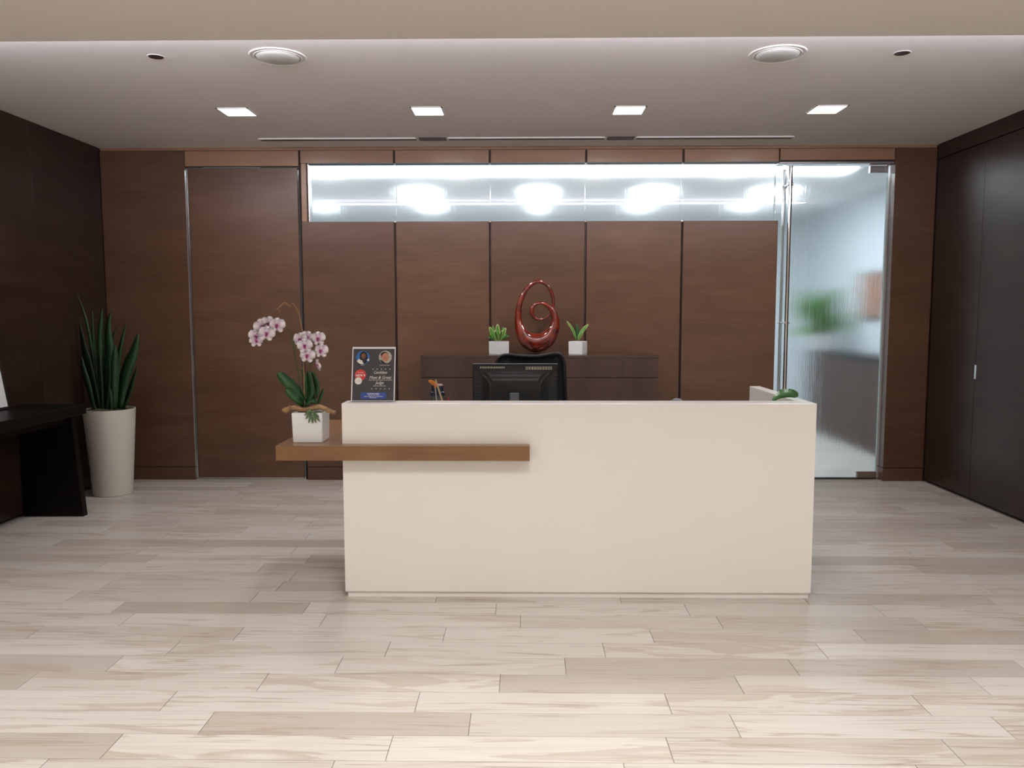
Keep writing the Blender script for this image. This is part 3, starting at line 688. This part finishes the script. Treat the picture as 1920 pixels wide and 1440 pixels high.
# flowers: each flower is a part with petals, sepals and lip as sub-parts
def flower(u, v, r, yaw, pitch, roll=0, dy=-.02):
    c = O(u, v, dy)
    R = Matrix.Rotation(yaw, 3, 'Z') @ Matrix.Rotation(pitch, 3, 'X') @ Matrix.Rotation(roll, 3, 'Y')
    def piece(name, bm, mat, parent):
        bmesh.ops.transform(bm, matrix=R.to_4x4(), verts=bm.verts)
        me = bpy.data.meshes.new(name); bmesh.ops.recalc_face_normals(bm, faces=bm.faces); bm.to_mesh(me); bm.free(); me.materials.append(mat)
        for p in me.polygons: p.use_smooth = True
        o = bpy.data.objects.new(name, me); S.collection.objects.link(o); o.parent = parent
        if parent is t: o.location = c - oc
        return o
    bm = bmesh.new(); lathe(bm, (0, 0, 0), [(0, -.004), (.003, -.002), (.003, .003), (0, .005)], 8)
    fl = piece('flower', bm, M['lip'], t)
    def tepal(ang, L, wd, nm):
        d = Vector((math.sin(ang), 0, math.cos(ang))); bm = bmesh.new()
        leaf(bm, [Vector((0, .001, 0)), d*L*.5+Vector((0, -.004, 0)), d*L+Vector((0, .003, 0))], wd, nrm=(0, -1, 0), fold=.12, thick=.0006, res=8,
             shape=lambda s: (math.sin(math.pi*min(1, .10+.80*s))**.55 if s < 1 else .2)); piece(nm, bm, M['petal'], fl)
    tepal(math.radians(72), r*1.02, r*.60, 'petal'); tepal(math.radians(-72), r*1.02, r*.60, 'petal')
    tepal(0, r*.95, r*.40, 'sepal'); tepal(math.radians(142), r*.98, r*.36, 'sepal'); tepal(math.radians(-142), r*.98, r*.36, 'sepal')
    bm = bmesh.new()
    leaf(bm, [Vector((0, -.003, .002)), Vector((0, -.012, -r*.18)), Vector((0, -.008, -r*.44))], r*.15, nrm=(0, -1, .4), fold=.5, thick=.001, res=6)
    for s in (-1, 1): leaf(bm, [Vector((0, -.004, 0)), Vector((s*r*.12, -.012, r*.02)), Vector((s*r*.16, -.014, r*.12))], r*.08, nrm=(-s, -.5, 0), res=5)
    piece('lip', bm, M['lip'], fl)
r0 = .040
for a in [(478,420,r0,.0,-.1,0,-.045),(362,512,r0,.15,-.1,.15,-.055),(228,545,r0*.95,.95,0,.2,-.05),(305,430,r0,.5,.1,-.3,-.03),(385,400,r0,.3,.3,.2,-.02),(240,600,r0*.8,.5,-.5,0,-.06),
          (738,578,r0*.9,-.1,0,.1,-.02),(815,550,r0*.8,.5,.2,.4,-.01),(942,568,r0*.92,-.15,-.05,-.1,-.03),(790,650,r0*.95,.1,-.1,-.1,-.05),(975,705,r0*.92,-.2,-.1,0,-.04),(820,760,r0*.95,0,-.15,.1,-.045),(940,865,r0*.8,-1.0,.2,.4,-.03)]:
    flower(*a)
# driftwood, air plant, little succulent rosette over the rim
YO2 = YO - .045
def Q(u, v, dy=0): return at(500+u/7.385, 730+v/7.385, 'y', YO2+dy)
bm = bmesh.new(); tube(bm, [Q(235,268),(Q(270,290)),Q(330,262,.01),Q(400,262,.0),Q(480,288,0),Q(560,280,.01),Q(640,262,.0)], [.012,.015,.0125,.013,.012,.011,.008], n=10, res=4)
tube(bm, [Q(255,300),Q(280,320,-.005)], [.010,.006], n=8); tube(bm, [Q(320,250),Q(312,215)], [.006,.002], n=6); tube(bm, [Q(560,285,.01),Q(640,262,.0),Q(720,242,.0),Q(800,265,0),Q(870,300,-.01),Q(950,325,-.015)], [.008,.012,.012,.012,.011,.010], n=10, res=4)
for v_ in bm.verts: v_.co += Vector((random.uniform(-1,1), random.uniform(-1,1), random.uniform(-1,1)))*.0012
obj('driftwood', bm, M['driftwood'], t, smooth=True, label='gnarled brown driftwood lying across the pot rim')
sc = Q(640, 325, -.025); rosette = bmesh.new(); lathe(rosette, sc, [(0,-.006),(.006,-.003),(.006,.003),(0,.006)], 10)
ro = obj('succulent', rosette, M['succ'], t, smooth=True, label='grey-green succulent rosette hanging over the rim')
for u, v in [(518,358),(535,412),(580,468),(635,478),(685,470),(742,452),(728,385),(530,330),(700,345),(560,300)]:
    e = Q(u, v, -.035); bm = bmesh.new(); leaf(bm, [sc, (sc+e)/2+Vector((0, -.008, .004)), e], .0052, nrm=(0, -1, .2), fold=.2, thick=.002, res=6); obj('succulent_leaf', bm, M['succ'], ro, smooth=True)
bm = bmesh.new(); tube(bm, [Q(575,262,.0), Q(600,290,-.01), sc], [.003,.004,.004], n=6); obj('succulent_stem', bm, M['succ'], ro, smooth=True)

# ------------------------------------------------------------------ flyer in an acrylic stand
def text_mesh(s, size, shear=0.0, bold=0.0):
    cu = bpy.data.curves.new('t', 'FONT'); cu.body = s; cu.size = size; cu.align_x = 'CENTER'; cu.align_y = 'CENTER'; cu.shear = shear; cu.offset = bold; cu.extrude = .0002; cu.resolution_u = 3
    o = bpy.data.objects.new('t', cu); S.collection.objects.link(o); bpy.context.view_layer.update()
    me = bpy.data.meshes.new_from_object(o.evaluated_get(bpy.context.evaluated_depsgraph_get())); bpy.data.objects.remove(o); return me
def flyer():
    yb = 3.905; w, h = .218, .275
    bl = at(658, 751.5, 'y', yb); bl.z = DT+.003
    lean = math.radians(13)
    U = Vector((1, 0, 0)); V = Vector((0, math.sin(lean), math.cos(lean))); Nn = U.cross(V)   # Nn faces the viewer (-y)
    t = empty('flyer_stand', (bl.x+w/2, yb, DT), 'upright flyer in a clear stand on the left end of the desk ledge', 'sign')
    Mx = Matrix(((U.x, V.x, Nn.x, bl.x), (U.y, V.y, Nn.y, bl.y), (U.z, V.z, Nn.z, bl.z), (0, 0, 0, 1)))
    def put(name, b, mat, par, z, **k):
        bmesh.ops.translate(b, verts=b.verts, vec=(0, 0, z)); bmesh.ops.transform(b, matrix=Mx, verts=b.verts); return obj(name, b, M[mat], par, **k)
    card = put('card', bx(0, w, 0, h, -.0008, 0), 'paper', t, 0, label='white card border')
    pr = put('printed_page', bx(.005, w-.005, .003, h-.010, 0, .0003), 'print', t, 0, label='charcoal flyer page with white lettering')
    bm = bmesh.new(); box(bm, -.001, w+.001, 0, h+.001, -.0035, -.0012); obj_a = put('acrylic_sheet', bm, 'acrylic', t, 0)
    bm = bx(bl.x, bl.x+w, yb+.0, F+.124, DT, DT+.002); obj('acrylic_foot', bm, M['acrylic'], t)
    z = .0004
    def disc(s, tt, r, mat, name='print_disc', zz=z, sx=1, sy=1):
        bm = bmesh.new(); cyl(bm, (0, 0, 0), (0, 0, .0002), r*w, n=36)
        bmesh.ops.scale(bm, vec=(sx, sy, 1), verts=bm.verts); bmesh.ops.translate(bm, verts=bm.verts, vec=(s*w, tt*h, 0)); return put(name, bm, mat, pr, zz)
    def poly(pts, mat, name, zz):
        bm = bmesh.new(); a = [bm.verts.new((s*w, q*h, 0)) for s, q in pts]; bm.faces.new(a); return put(name, bm, mat, pr, zz)
    # portrait discs
    disc(.246, .80, .158, 'ink_sky', 'portrait')
    poly([(.105,.735),(.15,.772),(.20,.785),(.235,.74),(.28,.70),(.27,.682),(.22,.680),(.16,.695)], 'ink_white', 'portrait_jacket', .0008)
    poly([(.335,.795),(.37,.785),(.395,.765),(.385,.735),(.35,.745)], 'ink_white', 'portrait_jacket', .0008)
    poly([(.23,.755),(.30,.762),(.345,.74),(.335,.71),(.29,.690),(.26,.69)], 'ink_dark', 'portrait_blouse', .0009)
    disc(.262, .838, .088, 'ink_dark', 'portrait_hair', .0007, 1, 1.1); disc(.218, .785, .042, 'ink_dark', 'portrait_hair', .00071); disc(.318, .79, .042, 'ink_dark', 'portrait_hair', .00072)
    disc(.262, .832, .052, 'ink_skin2', 'portrait_face', .0010, 1, 1.25)
    disc(.765, .81, .150, 'ink_grey', 'portrait')
    poly([(.65,.765),(.70,.745),(.76,.705),(.80,.70),(.84,.712),(.80,.695),(.76,.688),(.70,.70),(.655,.735)], 'ink_dark', 'portrait_jacket', .0008)
    disc(.745, .855, .080, 'ink_dark', 'portrait_hair', .0007, 1.1, .85)
    disc(.765, .808, .086, 'ink_skin', 'portrait_face', .0010, .95, 1.2); disc(.667, .82, .016, 'ink_skin', 'portrait_ear', .0009, 1, 1.6)
    # red and white discs
    disc(.202, .481, .130, 'ink_red', 'date_disc'); disc(.157, .372, .083, 'ink_white', 'time_disc', .0007)
    def txt(s, cx, cy, size, mat, zz=.0008, shear=0, bold=0, sx=1, name='lettering'):
        me = text_mesh(s, size, shear, bold); bm = bmesh.new(); bm.from_mesh(me); bpy.data.meshes.remove(me)
        bmesh.ops.scale(bm, vec=(sx, 1, 1), verts=bm.verts); bmesh.ops.translate(bm, verts=bm.verts, vec=(cx*w, cy*h, 0)); put(name, bm, mat, pr, zz)
    txt('Thursday', .202, .527, .0085, 'ink_white'); txt('NOV 9', .202, .470, .0155, 'ink_white', bold=.0006)
    txt('Candidate', .655, .527, .0200, 'ink_white', shear=.35, sx=.82); txt('Meet & Greet', .655, .432, .0225, 'ink_white', shear=.35, sx=.86); txt('Judge', .645, .335, .0215, 'ink_white', shear=.35, sx=.86)
    def star(cx, cy, r):
        bm = bmesh.new(); a = [bm.verts.new((cx*w + math.sin(k*math.pi/5+.25)*(r if k % 2 == 0 else r*.42), cy*h + math.cos(k*math.pi/5+.25)*(r if k % 2 == 0 else r*.42), 0)) for k in range(10)]; bm.faces.new(a); put('star', bm, 'ink_white', pr, .0006)
    for k in range(5): star(.49+k*.096, .587, .0036); star(.47+k*.10, .226, .0036)
    put('blue_box', bx(.22*w, .80*w, .040*h, .160*h, 0, .0002), 'ink_blue', pr, z)
    def dashes(x0, x1, y, hh, mat, zz=.0008):
        bm = bmesh.new(); x = x0; r_ = random.Random(int(y*1000))
        while x < x1-.01:
            l = r_.uniform(.02, .075); box(bm, x*w, min(x+l, x1)*w, (y-hh)*h, (y+hh)*h, 0, .0002); x += l+.010
        put('fine_print', bm, mat, pr, zz)
    dashes(.37, .66, .138, .006, 'ink_white'); dashes(.39, .66, .112, .004, 'ink_white'); dashes(.30, .73, .086, .004, 'ink_white'); dashes(.42, .59, .064, .004, 'ink_white')
    dashes(.40, .93, .385, .0035, 'ink_white'); dashes(.50, .80, .278, .0035, 'ink_white'); dashes(.20, .29, .662, .003, 'ink_white'); dashes(.64, .88, .660, .003, 'ink_white'); dashes(.095, .215, .372, .004, 'ink_grey')
flyer()

# ------------------------------------------------------------------ monitor (seen from behind)
def monitor():
    Y = 4.35; WZ = .72
    a = at(886, 683, 'y', Y); b = at(1046, 683, 'y', Y); x0, x1, zt = a.x, b.x, a.z; zb = zt - .36; xc = (x0+x1)/2
    t = empty('monitor', (xc, Y, WZ), 'black computer monitor seen from behind on the reception desk', 'monitor')
    obj('bezel', bx(x0, x1, Y, Y+.022, zb, zt, bev=.003), M['black'], t)
    obj('screen', bx(x0+.015, x1-.015, Y+.0215, Y+.0225, zb+.02, zt-.015), M['black_gloss'], t)
    obj('top_edge', bx(x0+.001, x1-.001, Y-.001, Y+.020, zt-.001, zt+.0035, bev=.001), M['greyp'], t, label='grey strip along the top edge')
    # tapered rear housing with a raised centre
    bm = bmesh.new()
    def ring(ix, itop, y):
        return [bm.verts.new(p) for p in ((x0+ix, y, zb+ix), (x1-ix, y, zb+ix), (x1-ix, y, zt-itop), (x0+ix, y, zt-itop))]
    r = [ring(.004, .004, Y), ring(.006, .006, Y-.008), ring(.045, .038, Y-.016), ring(.078, .060, Y-.040), ring(.095, .085, Y-.052)]
    for A, B in zip(r, r[1:]):
        for i in range(4): bm.faces.new([A[i], A[(i+1) % 4], B[(i+1) % 4], B[i]])
    bm.faces.new(r[-1]); bmesh.ops.bevel(bm, geom=[e for e in bm.edges if abs(e.verts[0].co.y-e.verts[1].co.y) > .01], offset=.012, segments=3, affect='EDGES')
    ho = obj('rear_housing', bm, M['black_gloss'], t, smooth='auto')
    # vent ribs
    bm = bmesh.new(); n = 46
    for k in range(n):
        x = x0+.040+(x1-x0-.08)*k/(n-1); top = zt-.013
        ln = .026 if .05 < (x-x0) < (x1-x0-.05) else .012
        box(bm, x-.0014, x+.0014, Y-.0145, Y-.009, top-ln, top-.011)
    obj('vent_ribs', bm, M['black'], t, kind='stuff')
    bm = bmesh.new()
    for k in range(n):
        x = x0+.040+(x1-x0-.08)*(k+.5)/(n-1); top = zt-.012
        if abs(x-xc) < .055: continue
        box(bm, x-.0016, x+.0016, Y-.0150, Y-.008, top-(.010 if x < xc else .017), top)
    obj('vent_slots', bm, M['beige_slot'], t, kind='stuff', label='pale bars painted as light showing through the top slots')  # solid beige bars, the light through the slots is put into their colour
    bm = bmesh.new()
    for k in range(34):
        z = zt-.045-k*.0085
        for s in (0, 1):
            xa, xb = (x0+.008, x0+.030+min(.034, k*.004)) if s == 0 else (x1-.030-min(.034, k*.004), x1-.008)
            box(bm, xa, xb, Y-.0185, Y-.010, z-.0014, z+.0014)
    obj('vent_ribs', bm, M['rib'], t, kind='stuff')
    obj('stand_neck', bx(xc-.030, xc+.022, Y-.075, Y-.040, WZ+.012, zt-.152, bev=.004), M['greyp'], t)
    bm = bmesh.new(); lathe(bm, (xc, Y-.02, WZ), [(0, 0), (.12, 0), (.12, .008), (.10, .014), (0, .016)], 32); obj('stand_base', bm, M['black'], t, smooth='auto')
monitor()

# ------------------------------------------------------------------ office chair
def chair():
    Y = 5.02; cx_ = at(993, 700, 'y', Y).x
    t = empty('office_chair', (cx_, 5.05, 0), 'black mesh-back office chair behind the monitor', 'chair')
    out = [(928,760),(928,700),(930,682),(935,672),(943,666.5),(955,665.5),(972,667.5),(992,668.5),(1012,667.5),(1030,664.5),(1044,663),(1052,667),(1056,676),(1058,690),(1060,730),(1062,760)]
    o3 = [at(p[0]+.0, p[1], 'y', Y) for p in spline(out, 45)]
    o3 = [Vector((p.x, p.y, p.z)) for p in o3]
    zlow = .58; o3 = [Vector((o3[0].x+.03, Y-.02, zlow)), Vector((o3[0].x+.005, Y-.01, .78))] + o3 + [Vector((o3[-1].x-.005, Y-.01, .78)), Vector((o3[-1].x-.03, Y-.02, zlow))]
    bm = bmesh.new(); tube(bm, o3 + [o3[0]+Vector((.02, 0, 0))], .011, n=8, res=2); obj('back_frame', bm, M['black'], t, smooth=True)
    bm = bmesh.new(); n = len(o3); h = n//2
    L_ = o3[:h]; R_ = o3[n-h:][::-1]
    rows_ = []
    for a, b in zip(L_, R_):
        rows_.append([bm.verts.new(a.lerp(b, k/8) + Vector((0, .03*math.sin(math.pi*k/8), 0))) for k in range(9)])
    for A, B in zip(rows_, rows_[1:]):
        for k in range(8): bm.faces.new([A[k], A[k+1], B[k+1], B[k]])
    ob = obj('backrest_mesh', bm, M['mesh'], t, smooth=True); md = ob.modifiers.new('s', 'SOLIDIFY'); md.thickness = .004
    obj('seat', bx(cx_-.25, cx_+.25, 4.72, 5.20, .42, .50, bev=.03, seg=3), M['mesh'], t, smooth='auto')
    obj('back_support', bx(cx_-.03, cx_+.03, Y+.03, Y+.06, .40, .80, bev=.005), M['black'], t)
    for s in (-1, 1):
        ar = obj('armrest', bx(cx_+s*.29-.035, cx_+s*.29+.035, 4.78, 5.02, .65, .675, bev=.008, seg=2), M['black'], t); obj('arm_post', bx(cx_+s*.28-.015, cx_+s*.28+.015, 4.88, 4.93, .44, .655), M['black'], ar)
    bm = bmesh.new(); cyl(bm, (cx_, 4.96, .08), (cx_, 4.96, .42), .025); obj('gas_column', bm, M['steel'], t, smooth='auto')
    for k in range(5):
        a = k*2*math.pi/5+.3; e = Vector((cx_+math.cos(a)*.29, 4.96+math.sin(a)*.29, .075)); bm = bmesh.new(); cyl(bm, (cx_, 4.96, .10), e, .022, .013, n=8)
        lg = obj('base_arm', bm, M['black'], t, smooth='auto'); bm = bmesh.new(); cyl(bm, e+Vector((-.012, 0, -.047)), e+Vector((.012, 0, -.047)), .028, n=16); obj('caster', bm, M['black'], lg, smooth='auto')
chair()

# ------------------------------------------------------------------ small things behind the ledge
WZ = .72
def bottle():
    Y = 4.30; cx_ = at(820, 735, 'y', Y).x; k = at(821, 735, 'y', Y).x - cx_
    zt = at(820, 721, 'y', Y).z; z1 = at(820, 735, 'y', Y).z; z2 = at(820, 741, 'y', Y).z
    t = empty('water_bottle', (cx_, Y, WZ), 'dark lidded drinking bottle behind the desk ledge, left of the monitor', 'bottle')
    bm = bmesh.new(); lathe(bm, (cx_, Y, 0), [(0, WZ), (11*k, WZ), (12*k, WZ+.01), (12.5*k, z2), (0, z2)], 24); obj('body', bm, M['bottle'], t, smooth='auto')
    bm = bmesh.new(); lathe(bm, (cx_, Y, 0), [(0, z2), (13.5*k, z2), (13.5*k, z1), (11*k, z1+.004), (11*k, zt-.006), (0, zt-.006)], 24); obj('lid', bm, M['navy'], t, smooth='auto')
    bm = bmesh.new(); lathe(bm, (cx_+3*k, Y, 0), [(0, zt-.007), (8*k, zt-.007), (7*k, zt+.002), (0, zt+.003)], 20); obj('cap', bm, M['pinkcap'], t, smooth='auto')
bottle()
Y = 4.20; a = at(816.5, 712, 'y', Y); b = at(829.5, 752, 'y', Y); dr = (b-a).normalized(); b = a + dr*((a.z-WZ-.002)/abs(dr.z))
bm = bmesh.new(); ang = math.atan2(dr.x, -dr.z); obox(bm, (a+b)/2, .009, .004, (a-b).length, Matrix.Rotation(-ang, 3, 'Y'), .0005)
o = obj('ruler', bm, M['ruler'], origin=b); tag(o, 'pale wooden ruler slanting up in front of the dark bottle', 'ruler')
Y = 4.22
sc_ = empty('scissors', at(816, 727, 'y', Y), 'orange-handled tool poking up beside the wooden ruler', 'scissors')
bm = bmesh.new(); tube(bm, [at(x, y, 'y', Y) for x, y in ((816,727),(815,719),(811,715.5),(806,714),(804.5,715.5),(808,717.5),(813,721))], [.005,.0055,.005,.005,.004,.004,.004], n=8); obj('handle', bm, M['orange'], sc_, smooth=True)
bm = bmesh.new(); q0 = at(816, 726, 'y', Y); cyl(bm, q0, (q0.x+.03, Y, WZ+.002), .004, .002, n=8); obj('blade', bm, M['steel'], sc_, smooth='auto')
Y = 4.22; a = at(840.5, 745, 'y', Y)
bm = bmesh.new(); cyl(bm, (a.x+.01, Y, WZ), a, .004, .0035, n=10); o = obj('pen', bm, M['red'], origin=(a.x+.01, Y, WZ), smooth='auto'); tag(o, 'red pen tip just showing right of the dark bottle', 'pen')
Y = 4.30; a = at(1270, 747, 'y', Y); k = at(1271, 747, 'y', Y).x - a.x
t = empty('desk_speaker', (a.x, Y, WZ), 'grey rounded device top just showing above the desk ledge, right half', 'speaker')
bm = bmesh.new(); lathe(bm, (a.x, Y, 0), [(0, WZ), (12*k, WZ), (12*k, a.z-.03), (11*k, a.z-.016), (8*k, a.z-.005), (4*k, a.z), (0, a.z+.0005)], 24); obj('body', bm, M['greyp'], t, smooth=True)
bm = bmesh.new(); lathe(bm, (a.x-.012, Y-.004, 0), [(0, a.z-.05), (10*k, a.z-.05), (10*k, a.z-.018), (7*k, a.z-.008), (0, a.z-.004)], 20); obj('face', bm, M['black'], t, smooth=True)
# pot with one broad leaf on the worktop at the right corner
Yc = 4.03
a = at(1455, 760, 'y', Yc); base = Vector((1.285, Yc+.06, WZ))
t = empty('potted_plant', base, 'single broad green leaf leaning over the right corner of the desk ledge', 'plant')
bm = bmesh.new(); lathe(bm, base, [(0, 0), (.045, 0), (.06, .10), (.055, .10), (.05, .085), (0, .085)], 24); obj('pot', bm, M['ceramic'], t, smooth='auto')
bm = bmesh.new(); leaf(bm, [base+Vector((0, 0, .08)), at(1449, 757, 'y', Yc), at(1462, 742, 'y', Yc), at(1480, 738, 'y', Yc), at(1497, 743, 'y', Yc-.02)], .030, nrm=(-.35, -.75, .75), fold=.2, res=16,
                       shape=lambda s: (.12 if s < .3 else min(1, .3+(s-.3)*2.4) if s < .62 else math.sqrt(max(0, 1-((s-.62)/.38)**2)))); obj('leaf', bm, M['leaf_mid'], t, smooth=True)

# ------------------------------------------------------------------ tall planter with snake plant
YPL = 6.10
pc = Vector((at(209, 850, 'y', YPL).x, YPL, 0))
zt_ = at(209, 771, 'y', YPL-.17).z
t = empty('snake_plant', pc, 'tall dark green snake plant in a tall tapered cream planter', 'plant')
kx = at(210, 850, 'y', YPL).x - at(209, 850, 'y', YPL).x
bm = bmesh.new(); lathe(bm, pc, [(0, 0), (33*kx, 0), (34*kx, .004), (44.5*kx, zt_-.004), (44.5*kx, zt_), (42.5*kx, zt_), (41*kx, zt_-.03), (0, zt_-.025)], 48); obj('planter', bm, M['planter'], t, smooth='auto')
bm = bmesh.new(); lathe(bm, pc, [(0, zt_-.003), (.06, zt_+.002), (.12, zt_-.004), (41.5*kx, zt_-.012)], 28)
for v_ in bm.verts: v_.co.z += random.uniform(-.006, .006)
obj('moss', bm, M['soil'], t, smooth=True)
SN = [([(360,1370),(300,1100),(240,900),(205,740)],28,-.08),([(400,1370),(360,900),(310,550),(250,270),(160,20)],13,.02),([(420,1370),(370,1100),(300,800),(240,600),(180,320)],44,-.05),([(430,1370),(360,900),(345,600),(335,200)],20,.05),
      ([(460,1370),(440,900),(430,500),(448,170)],30,0),([(520,1370),(520,1000),(545,700),(525,420),(550,200)],36,-.02),([(540,1370),(545,900),(570,560),(640,350)],13,.08),([(600,1370),(620,1000),(665,650),(735,330)],22,.04),
      ([(650,1370),(740,950),(825,700),(875,460)],44,-.04),([(700,1370),(790,1130),(860,860)],30,0),([(590,1370),(600,900),(600,600)],34,-.10),([(460,1370),(432,950),(420,680)],24,-.12),([(500,1370),(535,1000),(530,770)],17,-.14),
      ([(500,1370),(510,700),(508,350)],28,.1),([(640,1370),(700,1000),(760,690)],34,.03),([(560,1370),(550,1200),(520,1100)],16,-.14),([(680,1370),(650,1000),(600,700)],22,.1)]
for pts, hw, dy in SN:
    q3 = [at(120+u/6.26, 550+v/6.26, 'y', YPL+dy*(.4+.6*(1370-v)/1370)) for u, v in pts]; q3[0].z = zt_ - .01; 
    bm = bmesh.new(); leaf(bm, q3, hw/6.26*kx*1.42, nrm=(random.uniform(-.5, .5), -1, .05), fold=.35, thick=.003, res=14, shape=lambda s: (.55+.45*min(1, s*2.2)) if s < .5 else max(0, 1-((s-.5)/.5)**1.5)**.9)
    obj('leaf', bm, M['snake'], t, smooth=True)

# ------------------------------------------------------------------ console table and leaning frame at the left wall
t = empty('console_table', (-3.30, 4.7, 0), 'near-black wooden console table against the left wall beside the planter', 'table')
obj('table_top', bx(XL+.003, -3.07, 3.95, 5.46, .718, .785, bev=.003), M['wood_black'], t)
def slab_leg(y0, y1):
    bm = bmesh.new(); P = [(XL+.003, 0), (-3.085, 0), (-3.14, .718), (XL+.003, .718)]
    A = [bm.verts.new((x, y0, z)) for x, z in P]; B = [bm.verts.new((x, y1, z)) for x, z in P]
    bm.faces.new(A); bm.faces.new(B[::-1])
    for i in range(4): bm.faces.new([A[i], A[(i+1) % 4], B[(i+1) % 4], B[i]])
    return obj('leg', bm, M['wood_black'], t)
slab_leg(5.385, 5.437); slab_leg(4.0, 4.05)
obj('apron', bx(XL+.02, -3.16, 4.05, 5.385, .66, .718), M['wood_black'], t)
fr = empty('leaning_frame', (-3.44, 4.95, .785), 'black-framed white sheet leaning on the left wall above the console table', 'picture frame')
a = at(17, 758, 'x', -3.43)
def quad_slab(o0, V_, y0, y1, h, th, off, mat, name):
    n_ = Vector((V_.z, 0, -V_.x)); bm = bmesh.new(); c_ = []
    for s in (0, 1):
        for (yy, hh) in ((y0, off), (y1, off), (y1, h-off), (y0, h-off)):
            c_.append(bm.verts.new(Vector((o0.x, yy, o0.z)) + V_*hh + n_*(th if s else 0)))
    for f in ((3,2,1,0),(4,5,6,7),(0,1,5,4),(1,2,6,5),(2,3,7,6),(3,0,4,7)): bm.faces.new([c_[i] for i in f])
    return obj(name, bm, M[mat], fr)
Vd = Vector((-.16, 0, 1)).normalized(); o0 = Vector((-3.435, 0, .7865))
ye = a.y
quad_slab(o0, Vd, ye-.42, ye, .32, .012, 0, 'black', 'frame'); quad_slab(o0, Vd, ye-.398, ye-.022, .32, .0135, .015, 'paper', 'sheet')
